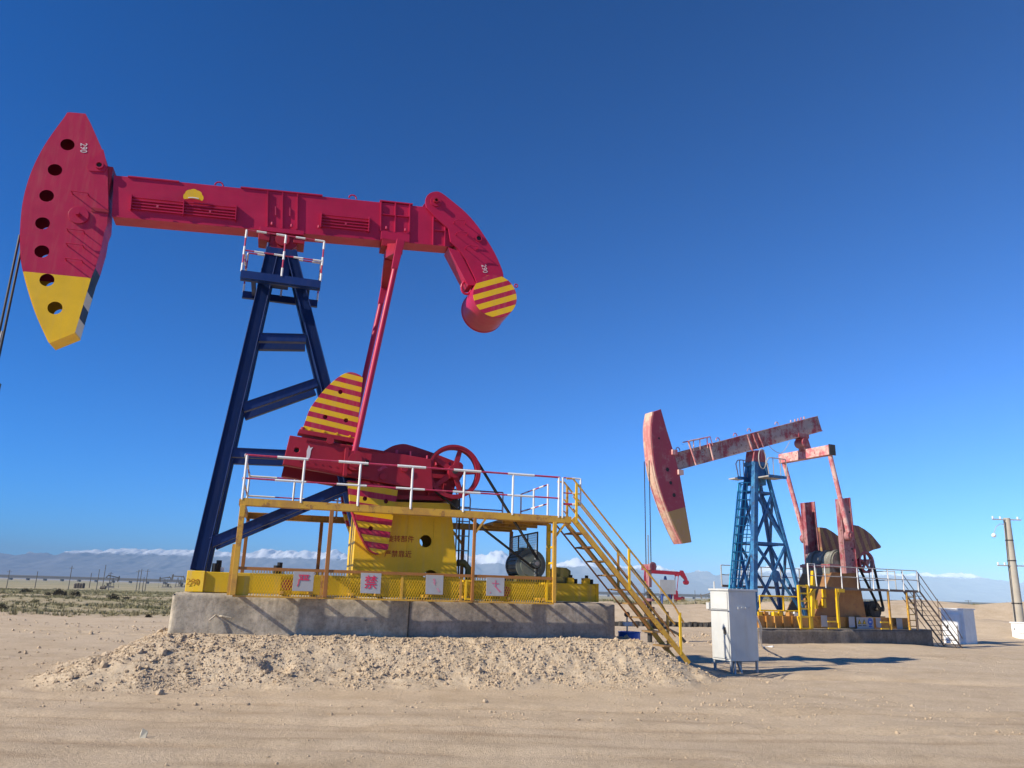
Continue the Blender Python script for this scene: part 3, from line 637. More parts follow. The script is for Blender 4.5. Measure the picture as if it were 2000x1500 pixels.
def rack(xl, xr, yt, yb, ncell):
    """open step rack on the side of the beam"""
    g = empty('step_rack', (0, 0, 0)); g.parent = pj
    for i in range(ncell + 1):
        xx = xl + (xr - xl) * i / ncell; dy = (xx - xl) * 0.1; a, b_ = bp(xx, yt + dy), bp(xx - 2, yb + dy)
        part('rack_end', M_red, g, lambda b: b.bar((a[0], BW + 0.045, a[1]), (b_[0], BW + 0.045, b_[1]), 0.09, 0.02))
    for j in range(5):
        v = 0.12 + j * 0.19; a = bp(xl, yt + (yb - yt) * v); b_ = bp(xr, yt + (yb - yt) * v + (xr - xl) * 0.1)
        part('rack_bar', M_red, g, lambda b: b.bar((a[0], BW + 0.03, a[1]), (b_[0], BW + 0.03, b_[1]), 0.028, 0.024))
    for i in range(ncell):
        xx = xl + (xr - xl) * (i + 0.5) / ncell; a = bp(xx, yt + (yb - yt) * 0.7 + (xx - xl) * 0.1)
        part('rack_eye', M_railred, g, lambda b: b.box(a[0] - 0.02, a[0] + 0.02, BW + 0.1, BW + 0.13, a[1] - 0.03, a[1] + 0.03))
rack(258, 462, 382, 412, 2); rack(628, 721, 416, 446, 1)
for x0, y0 in ((428, 361), (689, 386)):
    a = bp(x0, y0, 0.1); part('lifting_eye', M_red, wb, lambda b: b.path([(a[0] + 0.085 * math.cos(t_), 0.1, a[1] - 0.02 + 0.085 * math.sin(t_)) for t_ in [math.pi * i / 8 for i in range(9)]], 0.018, 6))
# scalloped yellow emblem with a pale arc
ex, ez = bp(378.5, 390); er = (bp(397, 390)[0] - bp(358, 388)[0]) / 2
def em_pt(a, r): return (ex + bd.x * r * math.cos(a) * er + bn.x * r * math.sin(a) * er, ez + bd.y * r * math.cos(a) * er + bn.y * r * math.sin(a) * er)
em_out = []
for i in range(57):
    a = -0.30 + (math.pi + 0.60) * i / 56; em_out.append(em_pt(a, 0.93 + 0.09 * abs(math.sin(5 * math.pi * i / 56)) ** 0.6))
em_in = [em_pt(-0.30 + (math.pi + 0.60) * i / 12, 1.0) for i in (12,)]
bow = [(em_out[-1][0] + (em_out[0][0] - em_out[-1][0]) * t_, em_out[-1][1] + (em_out[0][1] - em_out[-1][1]) * t_ + 0.03 * math.sin(math.pi * t_)) for t_ in [i / 10 for i in range(1, 10)]]
part('emblem', M_yel, wb, lambda b: b.plate(em_out + bow, BW + 0.092, BW + 0.1))
part('emblem_arc', M_white, wb, lambda b: b.path([(p[0], BW + 0.102, p[1] + 0.02) for p in bow[1:-1]], 0.012, 6))
# centre bearing under the beam
cb = [A1(*p, 0.13) for p in ((528, 462), (586, 469), (578, 484), (566, 492), (534, 489), (526, 480))]
part('centre_bearing', M_red2, pj, lambda b: b.plate(cb, -0.26, 0.2).disc((A1(552, 470, 0.13)[0], A1(552, 472, 0.13)[1]), 0.15, -0.3, 0.26), smooth=False, bevel=0.012)
# --- horsehead
HW = 0.24
hh_ = empty('horse_head', (0, 0, 0)); hh_.parent = pj
arc_px = dense([(97, 668), (75, 620), (60, 577), (48, 533), (42.5, 500), (41.5, 453), (46, 400), (56, 357), (70, 320), (89, 284), (110, 253), (127, 230), (134, 219)], 3)
right_px = [(167, 222), (178, 243), (200, 293), (210, 325), (211.5, 400), (209, 440), (203, 455), (198, 483), (186, 523), (178, 543), (147, 648)]
outline = F1.poly(arc_px + right_px, HW)
hole_px = [(131.7, 282.3), (107.3, 331.7), (91, 382.3), (83, 436), (81.7, 491), (91.7, 546.7), (107.3, 601.3)]
holes = [circle(A1(x_, y_, HW), 0.133, 26)[::-1] for x_, y_ in hole_px]
l0, l1 = A1(47, 530, HW), A1(177, 543, HW); dv = Vector((l1[0] - l0[0], l1[1] - l0[1])).normalized(); nv = Vector((-dv.y, dv.x))
M_head = split_paint('horsehead_paint', YEL, RED, (nv.x, 0, nv.y), nv.x * l0[0] + nv.y * l0[1], 0.45, 0.12)
for w0, w1 in ((HW - 0.012, HW), (-HW, -HW + 0.012)):
    part('side_plate', M_head, hh_, lambda b: b.plate(outline, w0, w1, holes))
def rim(b):
    n_ = len(outline)
    for i in range(n_):
        a, c = outline[i], outline[(i + 1) % n_]
        ypx = (arc_px + right_px)[i][1]; left = i < len(arc_px) - 1
        sub = 1
        if not left and 515 < ypx < 640: sub = max(1, round(math.hypot(c[0] - a[0], c[1] - a[1]) / 0.28))
        for k in range(sub):
            p, q = lerp(a, c, k / sub), lerp(a, c, (k + 1) / sub)
            side = nv.dot(Vector(((p[0] + q[0]) / 2, (p[1] + q[1]) / 2))) > nv.dot(Vector(l0))
            b.cur = 0 if side else 1
            if not left and ypx > 540 and ypx < 640: b.cur = 2 + (k % 2)
            elif not left and 515 < ypx <= 540: b.cur = 2
            if ypx > 645 and not left: b.cur = 1
            b.add([(p[0], -HW, p[1]), (q[0], -HW, q[1]), (q[0], HW - 0.002, q[1]), (p[0], HW - 0.002, p[1])], [(0, 1, 2, 3)])
M_cream = paint('cream_band_paint', (0.66, 0.58, 0.40), 0.5, 0.2)
part('rim', [M_red, M_yel, M_black, M_cream], hh_, rim)
for w in (HW - 0.04, -HW + 0.04): part('wire_guide_lip', M_head, hh_, lambda b: [b.plate([p, q, (q[0] - 0.03, q[1]), (p[0] - 0.03, p[1])], w - 0.02, w + 0.02) for p, q in [(outline[i], outline[i + 1]) for i in range(len(arc_px) - 1)]])
bl = [A1(x_, y_, HW) for x_, y_ in ((97, 668), (147, 648))]
part('bottom_plate', M_yel, hh_, lambda b: b.plate([bl[0], bl[1], (bl[1][0] + 0.0, bl[1][1] - 0.03), (bl[0][0], bl[0][1] - 0.03)], -HW, HW + 0.01))
g = F1.poly([(202, 292), (172, 322), (170, 328), (174, 334), (204, 336), (210, 325)], HW)
part('gusset_plate', M_red, hh_, lambda b: b.plate(g, HW, HW + 0.02)); c = A1(194.5, 324, HW)
part('pin_ring', M_red, hh_, lambda b: b.disc(c, 0.085, HW + 0.02, HW + 0.06, 20, 0.055)); part('pin_hole', M_black, hh_, lambda b: b.disc(c, 0.055, HW + 0.02, HW + 0.03, 16))
c = A1(154, 421, HW); part('pin_boss', M_red, hh_, lambda b: b.disc(c, 0.19, HW, HW + 0.035, 28), bevel=0.006); part('pivot_pin', M_red, hh_, lambda b: b.tube((c[0], HW, c[1]), (c[0], HW + 0.16, c[1]), 0.045, 12))
a = A1(179, 409, HW); part('beam_stub', M_red2, hh_, lambda b: b.box(a[0], a[0] + 0.32, HW - 0.01, HW + 0.012, a[1] - 0.05, a[1] + 0.045))
for (x0, y0) in ((142, 379), (133.5, 452), (132, 480), (130, 509)):
    a, b_ = A1(x0, y0, HW), A1(x0 + 32, y0 + 4, HW)
    part('step_rung', M_red, hh_, lambda b: b.path([(a[0], HW, a[1]), (a[0], HW + 0.13, a[1] + 0.005), (b_[0], HW + 0.13, b_[1] + 0.005), (b_[0], HW, b_[1])], 0.012, 6))
a = A1(163, 289, HW); text_part('stencil_number', '290', 0.19, M_textwhite, hh_, (a[0], HW + 0.004, a[1]), (0.12, 0, -1), (1, 0, 0), 0.002, 0.8)
a = A1(214, 328, 0.2); part('head_hinge_block', M_red2, pj, lambda b: b.box(a[0] - 0.05, a[0] + 0.07, -0.225, 0.215, a[1] - 1.1, a[1] + 0.03), bevel=0.008)
# --- bridle ropes and carrier bar
sx = min(p[0] for p in outline) + 0.01; zt = A1(42, 455, HW)[1]; zcb = A1(3, 742, 0.1)[1]
for w in (0.12, -0.12): part('bridle_rope', M_rope, pj, lambda b: b.tube((sx, w, zt), (sx, w, zcb), 0.024, 8))
part('carrier_bar', M_dark, pj, lambda b: b.box(sx - 0.09, sx + 0.09, -0.28, 0.28, zcb - 0.2, zcb).box(sx - 0.06, sx + 0.06, -0.1, 0.1, zcb + 0.002, zcb + 0.3), bevel=0.01)
part('polished_rod', M_steel, pj, lambda b: b.tube((sx, 0, 0.9), (sx, 0, zcb + 1.0), 0.02, 8))
# --- tail arm and counterweight drum
TW = 0.27
arm_px = dense([(833, 405), (831, 390), (837, 379), (850, 374), (863, 377), (889, 397), (911, 416), (932, 440), (949, 465), (966, 493), (981, 527), (984, 545)], 3) + [(932, 556)] + [(928, 544), (911, 508), (896, 487), (880, 472), (876, 447), (851, 425)]
ta = part('tail_arm', M_red, pj, lambda b: [b.plate(F1.poly(arm_px, TW), w0, w1) for w0, w1 in ((TW - 0.06, TW), (-TW, -TW + 0.06))] + [b.plate(F1.poly([(858, 384), (886, 400), (930, 444), (962, 492), (980, 545), (935, 555), (900, 494), (884, 470)], TW), -TW + 0.062, TW - 0.062)], bevel=0.006)
low = F1.poly([(876, 482), (898, 490), (932, 556), (915, 556)], TW); part('arm_knee_plate', M_red, ta, lambda b: b.plate(low, -TW + 0.03, TW - 0.03))
c = A1(851, 394, TW); part('pin_boss', M_red, ta, lambda b: b.disc(c, 0.13, TW, TW + 0.03, 26), bevel=0.005); part('pivot_pin', M_red2, ta, lambda b: b.disc(c, 0.06, TW + 0.03, TW + 0.1, 18, 0.035)); part('pin_hole', M_black, ta, lambda b: b.disc(c, 0.035, TW + 0.03, TW + 0.05, 12))
c = A1(935, 466, TW); part('pin_ring', M_red, ta, lambda b: b.disc(c, 0.08, TW, TW + 0.03, 22, 0.06)); part('pin_hole', M_black, ta, lambda b: b.disc(c, 0.06, TW, TW + 0.008, 18))
for x0, y0 in ((886, 436), (890, 459), (909, 486)):
    a, b_ = A1(x0, y0, TW), A1(x0 + 22, y0 + 1, TW)
    part('step_rung', M_red, ta, lambda b: b.path([(a[0], TW, a[1]), (a[0], TW + 0.12, a[1] + 0.005), (a[0] + 0.08, TW + 0.12, a[1] + 0.05), (b_[0], TW + 0.12, b_[1] + 0.02), (b_[0], TW, b_[1])], 0.011, 6))
a = A1(946, 525, TW); text_part('stencil_number', '290', 0.17, M_textwhite, ta, (a[0], TW + 0.004, a[1]), (0.25, 0, -1), (1, 0, 0.2), 0.002, 0.85)
DW = 0.56; dc = A1(967, 578, DW); dr = 0.525
M_drum = striped('drum_end_stripes', YEL, RED, (-0.40, 0, 0.917), 0.245, 0.02, 0.54)
def drum(b):
    b.disc(dc, dr, -0.58, DW - 0.01, 48)
dm = part('counterweight_drum', M_red, pj, drum, smooth=True)
part('drum_end_plate', M_drum, dm, lambda b: b.disc(dc, dr - 0.004, DW - 0.01, DW + 0.006, 48))
part('drum_rim_ring', M_red, dm, lambda b: [b.disc(dc, dr + 0.012, w, w + 0.03, 48) for w in (-0.585,)])
a = A1(1008, 558, DW - 0.2); part('lifting_eye', M_red, dm, lambda b: b.path([(a[0] + 0.04 * math.cos(t_), DW - 0.2, a[1] + 0.04 * math.sin(t_)) for t_ in [2 * math.pi * i / 10 for i in range(10)]], 0.015, 6, True))
a = A1(911, 562, 0.1); part('drum_hook', M_red, dm, lambda b: b.path([(a[0] + 0.12 * math.cos(t_), 0.1, a[1] + 0.16 * math.sin(t_)) for t_ in [2 * math.pi * i / 14 for i in range(14)]], 0.03, 8, True))
# --- equaliser and pitman arms
PW = 1.12
pt_, pb_ = A1(779, 486, PW), A1(691, 890, PW)
eq_s, eq_z = pt_[0] - 0.02, pt_[1]
eb = A1(772, 470, 0.25)
part('equaliser_bearing', M_red2, pj, lambda b: b.box(eb[0] - 0.3, eb[0] + 0.2, -0.24, 0.24, eb[1] - 0.16, eb[1] + 0.02).disc((eb[0] - 0.02, eb[1] - 0.2), 0.17, -0.22, 0.22), bevel=0.01)
for sg in (1, -1):
    part('equaliser_arm', M_red2, pj, lambda b: b.bar((eb[0] - 0.02, 0.1 * sg, eb[1] - 0.22), (pt_[0] + 0.0, PW * sg, pt_[1] - 0.0), 0.32, 0.34, up=(1, 0, 0), a2=0.18, b2=0.22), bevel=0.015)
    part('pitman_arm', M_red, pj, lambda b: b.tube((pt_[0] + 0.01, (PW + 0.0) * sg, pt_[1] + 0.02), (pb_[0], PW * sg, pb_[1]), 0.062, 16), smooth=True)
    dv_ = (Vector((pb_[0] - pt_[0], 0, pb_[1] - pt_[1]))).normalized()
    f0 = Vector((pt_[0], PW * sg, pt_[1])); f1 = f0 + dv_ * 0.95
    part('pitman_fork', M_red, pj, lambda b: b.bar(f0 - dv_ * 0.2, f0 + dv_ * 0.5, 0.15, 0.18, a2=0.13, b2=0.13), bevel=0.01)
    part('wrist_bearing', M_red2, pj, lambda b: b.disc((pb_[0] + 0.03, pb_[1] - 0.1), 0.2, (PW - 0.12) * sg, (PW + 0.06) * sg, 28).disc((pb_[0] + 0.03, pb_[1] - 0.1), 0.14, (PW + 0.06) * sg, (PW + 0.085) * sg, 24).box(pb_[0] - 0.18, pb_[0] - 0.11, (PW - 0.1) * sg, (PW + 0.07) * sg, pb_[1] - 0.42, pb_[1] + 0.14), bevel=0.012)
# --- cranks with their counterweights
CW = 0.98
M_cwu = striped('upper_counterweight_stripes', YEL, RED, (0.155, 0, 0.988), 0.213, 0.30, 0.5)
M_cwl = striped('lower_counterweight_stripes', YEL, RED, (0.10, 0, 0.995), 0.243, 0.36, 0.5)
cr_px = [(566, 850), (753, 881), (842, 897), (846, 958), (776, 948), (552, 907)]
cr = F1.poly(cr_px, CW)
up_px = dense([(586, 846), (594, 829), (603, 803), (613.5, 786), (630, 765), (649, 746), (666, 733), (679, 727.5), (691, 727.5), (704, 733)], 3) + [(709, 738), (703, 790), (697, 858)]
lo_px = [(679, 938), (778, 952), (775, 972), (769, 1003), (762, 1044)] + dense([(758, 1072), (749, 1079.5), (739, 1082), (727, 1078), (718, 1069), (706, 1047), (693, 1014), (684, 985)], 2)
for sg in (1, -1):
    S = lambda v: v * sg
    if sg > 0: el = F1.poly(lo_px[9:], CW - 0.04); part('counterweight_edge', M_red, pj, lambda b: [b.bar((p[0], CW - 0.16, p[1]), (q_[0], CW - 0.16, q_[1]), 0.25, 0.022) for p, q_ in zip(el, el[1:])])
    ck = part('crank', M_red2, pj, lambda b: b.plate(cr, S(CW - 0.2), S(CW), [circle(A1(579.5, 879, CW), 0.05, 16), ]), bevel=0.012)
    if sg > 0:
        part('pin_hole', M_black, ck, lambda b: b.disc(A1(579.5, 879, CW), 0.052, S(CW - 0.12), S(CW - 0.1), 16))
        for e0_, e1_, dz, nn in ((A1(600, 858, CW), A1(752, 883, CW), -0.012, 60), (A1(590, 912, CW), A1(720, 936, CW), 0.012, 60)):
            part('toothed_rack', M_red2, ck, lambda b: [b.box(e0_[0] + (e1_[0] - e0_[0]) * i / nn - 0.006, e0_[0] + (e1_[0] - e0_[0]) * i / nn + 0.006, CW - 0.02, CW + 0.02, e0_[1] + (e1_[1] - e0_[1]) * i / nn - 0.022 + dz, e0_[1] + (e1_[1] - e0_[1]) * i / nn + 0.022 + dz) for i in range(nn + 1)])
        for i in range(9):
            for (xa, ya), (xb, yb) in (((598, 862), (672, 874)), ((585, 900), (700, 919))):
                a = A1(xa + (xb - xa) * i / 8, ya + (yb - ya) * i / 8, CW); part('bolt', M_red2, ck, lambda b: b.disc(a, 0.014, CW, CW + 0.012, 6))
        # white swallow-tail marks
        for px0, py0, sc_, rot in ((602, 883, 1.0, 0.0), (747, 913, 0.8, -0.9)):
            a = A1(px0, py0, CW); shp = [(-0.03, -0.14), (0.03, -0.14), (0.045, -0.05), (0.05, 0.04), (0.085, 0.11), (0.035, 0.085), (0.0, 0.14), (-0.03, 0.03), (-0.025, -0.06)]
            cs_, sn_ = math.cos(rot) * sc_, math.sin(rot) * sc_
            part('paint_mark', M_textwhite if rot == 0 else M_railred, ck, lambda b: b.plate([(a[0] + x_ * cs_ - y_ * sn_, a[1] + x_ * sn_ + y_ * cs_) for x_, y_ in shp], CW + 0.002, CW + 0.006))
        for (x0, y0) in ((645, 861), (790, 915), (748, 931)):
            a = A1(x0, y0, CW); part('crank_boss', M_red2, ck, lambda b: b.disc(a, 0.075, CW, CW + 0.05, 22), bevel=0.008)
        a = A1(701, 903, CW); part('crank_slot', M_black, ck, lambda b: b.box(a[0] - 0.03, a[0] + 0.2, CW + 0.001, CW + 0.006, a[1] - 0.07, a[1] + 0.06)); part('crank_slot_plug', M_textwhite, ck, lambda b: b.disc((a[0] + 0.09, a[1]), 0.05, CW + 0.006, CW + 0.012, 14))
    for pxs, mt_, nm in ((up_px, M_cwu, 'crank_counterweight'), (lo_px, M_cwl, 'crank_counterweight')):
        hs = [(665, 765.5), (635.5, 814.5), (676, 821)] if pxs is up_px else [(713, 974), (754, 979), (724, 1032)]
        w_n = CW - 0.04
        cw_ = part(nm, mt_, pj, lambda b: b.plate(F1.poly(pxs, w_n), S(w_n - 0.24), S(w_n), [circle(A1(x_, y_, w_n), 0.046, 16) for x_, y_ in hs]), bevel=0.01)
        if sg > 0:
            part('bolt_recess', M_red2, cw_, lambda b: [b.disc(A1(x_, y_, w_n), 0.047, w_n - 0.2, w_n - 0.1, 16) for x_, y_ in hs])
    if sg > 0:
        fl = F1.poly([(581, 846), (703, 867), (702, 858), (585, 838)], CW); part('counterweight_flange', M_red2, pj, lambda b: b.plate(fl, CW - 0.28, CW + 0.02), bevel=0.006)
        for x0, y0 in ((606, 839), (633, 843), (658, 847), (683, 852)):
            a = A1(x0, y0, CW - 0.04); part('bolt', M_yel, pj, lambda b: b.disc(a, 0.022, CW - 0.04, CW - 0.01, 8))
        a = A1(591, 841, CW); part('bolt', M_red2, pj, lambda b: b.tube((a[0], CW - 0.02, a[1] - 0.06), (a[0], CW - 0.02, a[1] + 0.07), 0.04, 10))
# --- gearbox
GW = 0.55
gb_px = dense([(742, 884), (752, 879), (767, 871), (786, 867), (803, 870), (845, 884), (889, 901), (900, 903), (905, 909)], 3) + [(903, 930), (889, 950), (880, 976), (760, 974), (742, 930)]
gbx = part('gearbox', M_red2, pj, lambda b: b.plate(F1.poly(gb_px, GW), -GW, GW).plate(F1.poly([(738, 918), (898, 930), (898, 938), (738, 926)], GW), -GW - 0.06, GW + 0.06).plate(F1.poly([(752, 966), (882, 971), (882, 979), (752, 975)], GW), -GW - 0.08, GW + 0.08), bevel=0.015)
for x0, y0 in ((775, 884), (802, 887), (835, 895), (853, 903), (879, 908)):
    a = A1(x0, y0, GW + 0.12); part('gearbox_stud', M_railred, gbx, lambda b: b.tube((a[0], GW + 0.1, a[1] - 0.06), (a[0], GW + 0.1, a[1] + 0.06), 0.026, 8))
part('gearbox_lug_plate', M_red2, gbx, lambda b: b.plate(F1.poly([(757, 888), (890, 913), (888, 922), (757, 898)], GW), GW, GW + 0.09))
for x0, y0 in ((800, 915), (838, 930), (868, 940)):
    a = A1(x0, y0 + 16, GW); part('gearbox_rib', M_red2, gbx, lambda b: b.box(a[0] - 0.03, a[0] + 0.03, GW, GW + 0.06, a[1] - 0.25, a[1] + 0.12))
# --- belt wheel
WW = 0.84; wc = A1(886, 922, WW); wr = 0.555
whl = part('belt_wheel', M_red2, pj, lambda b: b.disc(wc, wr, WW - 0.1, WW + 0.08, 56, wr - 0.075).disc(wc, wr + 0.012, WW + 0.075, WW + 0.095, 56, wr - 0.03).disc(wc, wr + 0.012, WW - 0.115, WW - 0.095, 56, wr - 0.03), smooth=True)
part('wheel_hub', M_red2, whl, lambda b: b.disc(wc, 0.14, WW - 0.14, WW + 0.14, 24), bevel=0.01)
part('wheel_shaft', M_dark, whl, lambda b: b.tube((wc[0], GW, wc[1]), (wc[0], WW + 0.17, wc[1]), 0.06, 14))
for i in range(5):
    a_ = R_(72 * i + 76); part('wheel_spoke', M_red2, whl, lambda b: b.bar((wc[0] + 0.1 * math.cos(a_), WW, wc[1] + 0.1 * math.sin(a_)), (wc[0] + (wr - 0.04) * math.cos(a_), WW, wc[1] + (wr - 0.04) * math.sin(a_)), 0.09, 0.12, a2=0.07, b2=0.09), bevel=0.01)
# --- motor and belt
mc = A1(1046, 1101, WW); mr = 0.085
def tangent_belt(b):
    dx, dz = mc[0] - wc[0], mc[1] - wc[1]; ln = math.hypot(dx, dz); base = math.atan2(dz, dx); off = math.acos((wr - mr) / ln)
    def strip(p, q): b.bar((p[0], WW - 0.01, p[1]), (q[0], WW - 0.01, q[1]), 0.13, 0.024)
    pts = []
    for sg in (1, -1):
        a_ = base + sg * off; strip((wc[0] + (wr + .01) * math.cos(a_), wc[1] + (wr + .01) * math.sin(a_)), (mc[0] + (mr + .01) * math.cos(a_), mc[1] + (mr + .01) * math.sin(a_)))
    aw = [base + off + (2 * math.pi - 2 * off) * i / 40 for i in range(41)]
    for i in range(40): strip((wc[0] + (wr + .01) * math.cos(aw[i]), wc[1] + (wr + .01) * math.sin(aw[i])), (wc[0] + (wr + .01) * math.cos(aw[i + 1]), wc[1] + (wr + .01) * math.sin(aw[i + 1])))
    am = [base - off + 2 * off * i / 12 for i in range(13)]
    for i in range(12): strip((mc[0] + (mr + .01) * math.cos(am[i]), mc[1] + (mr + .01) * math.sin(am[i])), (mc[0] + (mr + .01) * math.cos(am[i + 1]), mc[1] + (mr + .01) * math.sin(am[i + 1])))
part('drive_belt', M_black, pj, tangent_belt)
mo_c = A1(1040, 1103, 0.6); mo_c = (mo_c[0] - 0.0, mo_c[1])
mot = part('motor', M_motor, pj, lambda b: b.disc(mo_c, 0.31, -0.3, 0.48, 40).disc(mo_c, 0.335, 0.44, 0.5, 40).disc(mo_c, 0.335, -0.32, -0.26, 40).disc(mo_c, 0.24, 0.5, 0.55, 32), smooth=True)
for i in range(22):
    a_ = 2 * math.pi * i / 22; part('cooling_fin', M_motor, mot, lambda b: b.bar((mo_c[0] + 0.32 * math.cos(a_), -0.25, mo_c[1] + 0.32 * math.sin(a_)), (mo_c[0] + 0.32 * math.cos(a_), 0.43, mo_c[1] + 0.32 * math.sin(a_)), 0.04, 0.012, up=(math.cos(a_), 0, math.sin(a_))))
part('motor_shaft', M_steel, mot, lambda b: b.tube((mc[0], 0.5, mc[1]), (mc[0], WW + 0.12, mc[1]), 0.045, 14)); part('motor_pulley', M_motor, mot, lambda b: b.disc(mc, mr, WW - 0.09, WW + 0.08, 24), smooth=True)
part('motor_terminal_box', M_motor, mot, lambda b: b.box(mo_c[0] - 0.12, mo_c[0] + 0.12, -0.1, 0.15, mo_c[1] + 0.3, mo_c[1] + 0.38))
part('motor_bed', M_olive, pj, lambda b: b.box(A1(1010, 1138, 0.6)[0], A1(1112, 1143, 0.6)[0], -0.5, 0.58, ZS, ZS + 0.13).box(mo_c[0] - 0.3, mo_c[0] + 0.3, -0.25, 0.45, ZS + 0.13, mo_c[1] - 0.25), bevel=0.01)
a = A1(1096, 1140, 0.45); part('motor_slide_stop', M_olive, pj, lambda b: b.plate([(a[0] - 0.25, ZS + 0.13), (a[0] + 0.22, ZS + 0.13), (a[0] + 0.22, ZS + 0.27), (a[0] + 0.12, ZS + 0.33), (a[0] - 0.12, ZS + 0.34), (a[0] - 0.25, ZS + 0.27)], 0.3, 0.45))
part('skid_tail_rail', M_olive, pj, lambda b: b.box(A1(1112, 1140, 0.5)[0], 7.6, -0.4, 0.48, ZS, ZS + 0.09))
# --- gearbox pedestal
PD = 0.68
pe_px = [(688, 1130), (696, 1010), (700, 978), (878, 983), (884, 1020), (890, 1079), (894, 1136)]
pe = F1.poly(pe_px, PD); pe[0] = (pe[0][0], ZS); pe[-1] = (pe[-1][0], ZS)
h1, h2 = A1(831.5, 1057, PD), A1(841, 1128, PD)
ped = empty('gearbox_pedestal', (0, 0, 0)); ped.parent = pj
half = circle(h2, 0.15, 26); half = [(x_, max(z_, ZS + 0.01)) for x_, z_ in half]
for w0, w1 in ((PD - 0.02, PD), (-0.36, -0.34)): part('side_plate', M_yel, ped, lambda b: b.plate(pe, w0, w1, [circle(h1, 0.125, 26)[::-1], half[::-1]]))
def ped_end(i, j): 
    def f(b):
        a, c = pe[i], pe[j]
        b.add([(a[0], -PD, a[1]), (c[0], -PD, c[1]), (c[0], PD - 0.003, c[1]), (a[0], PD - 0.003, a[1])], [(0, 1, 2, 3)])
    return f
part('end_plate', M_yel, ped, lambda b: [ped_end(0, 1)(b), ped_end(1, 2)(b)]); part('end_plate', M_yel, ped, lambda b: [ped_end(5, 6)(b), ped_end(4, 5)(b), ped_end(3, 4)(b)]); part('top_plate', M_yel, ped, ped_end(2, 3))
fg = A1(1, 1, 0)
part('base_flange', M_yel, ped, lambda b: b.box(pe[0][0] - 0.06, pe[-1][0] + 0.06, PD - 0.05, PD + 0.05, ZS, ZS + 0.03))
for x0 in (800, 850): 
    a = A1(x0, 990, PD); part('weld_rib', M_yel, ped, lambda b: b.box(a[0] - 0.008, a[0] + 0.008, PD, PD + 0.012, a[1] - 0.9, a[1] - 0.02))
for txt, x0, y0 in (('旋转部件', 782.5, 1053.5), ('严禁靠近', 777.5, 1083)):
    for i, chh in enumerate(txt):
        a = A1(x0 + (i - 1.5) * 13.3, y0 + (i - 1.5) * 0.35, PD); text_part('stencil_character', chh, 0.145, M_textred, ped, (a[0], PD + 0.004, a[1]), (1, 0, 0), (0, 0, 1), 0.002, 0.95, 0.001)
# brake lever and thin pipes behind the belt wheel
a = A1(897, 985, 0.5); part('brake_lever', M_dark, pj, lambda b: b.path([(a[0] + 0.05, 0.5, ZS), (a[0] + 0.0, 0.5, a[1] + 0.2), (a[0] + 0.1, 0.5, a[1] + 0.5)], 0.02, 6)); 
part('brake_drum', M_dark, pj, lambda b: b.disc((wc[0] + 0.12, wc[1] - 0.62), 0.1, 0.3, 0.6, 16).box(wc[0] - 0.02, wc[0] + 0.18, 0.35, 0.55, wc[1] - 0.8, wc[1] - 0.66))
a = A1(904, 1150, 0.3); part('pipe_elbow', M_olive, pj, lambda b: b.path([(a[0] - 0.15, 0.3, ZS + 0.35), (a[0], 0.3, ZS + 0.36), (a[0] + 0.1, 0.3, ZS + 0.25), (a[0] + 0.1, 0.3, ZS)], 0.07, 10), smooth=True)

# ================================================================== service platform round the gearbox of the first unit
PN, PF = 1.45, -1.65
plat = empty('service_platform', F1.world(0, 0, 0), F1.th)
tag(plat, 'yellow steel service platform with red and white railing and stairs around the near pump jack', 'platform')
ZD = 3.20; dl = A1(470, 978, PN)[0]; dr_ = A1(1094, 1011, PN)[0]
def channel(b, s0, s1, w, z, inward):
    b.box(s0, s1, w - 0.012, w + 0.012, z - 0.13, z); b.box(s0, s1, min(w, w + inward * 0.09), max(w, w + inward * 0.09), z - 0.012, z + 0.004); b.box(s0, s1, min(w, w + inward * 0.09), max(w, w + inward * 0.09), z - 0.142, z - 0.128)
part('deck_beam', M_yelrust, plat, lambda b: channel(b, dl, dr_ + 0.25, PN, ZD, -1)); part('deck_beam', M_yelrust, plat, lambda b: channel(b, dl + 0.02, dr_ - 0.1, PF, ZD, 1))
part('deck_beam', M_yelrust, plat, lambda b: b.box(dl - 0.03, dl + 0.06, PF + 0.02, PN - 0.1, ZD - 0.12, ZD - 0.005))
# gratings laid on short bearers
part('deck_grating', M_tread, plat, lambda b: [b.box(dl + 0.1, dr_, w, w + 0.012, ZD - 0.025, ZD + 0.01) for w in np.arange(PN - 0.42, PN - 0.1, 0.045)] + [b.box(s, s + 0.01, PN - 0.42, PN - 0.1, ZD - 0.022, ZD + 0.004) for s in np.arange(dl + 0.15, dr_, 0.12)])['kind'] = 'stuff'
es = A1(985, 1035, -1.2)[0]
part('deck_plate', M_tread, plat, lambda b: b.box(dr_ - 0.95, dr_ + 0.15, PF, PN - 0.1, ZD - 0.045, ZD - 0.02))
for w in (-1.2, -0.4, 0.4, 1.0): part('deck_bearer', M_yelrust, plat, lambda b: b.box(dr_ - 0.95, dr_ + 0.12, w - 0.03, w + 0.03, ZD - 0.12, ZD - 0.046))
part('deck_edge_lip', M_yel, plat, lambda b: b.box(dr_ - 0.97, dr_ - 0.55, 0.55, 1.3, ZD - 0.05, ZD + 0.015))
def leg(name, s, w, zb, mat, a=0.075):
    part(name, mat, plat, lambda b: b.box(s - a / 2, s + a / 2, w - a / 2, w + a / 2, zb, ZD - 0.13), bevel=0.006)
sl = A1(466, 1060, PN)[0]; sm = A1(643, 1060, PN)[0]; sr = A1(926, 1060, PN)[0]; se = A1(1083, 1060, PN)[0]
ZB = ZC - 0.02
leg('platform_leg', sl, PN, ZB, M_yelrust, 0.1); leg('platform_leg', sm, PN, ZB, M_brownpaint); leg('platform_leg', sr, PN, ZB, M_brownpaint, 0.06); leg('platform_leg', se, PN, ZB, M_yelrust)
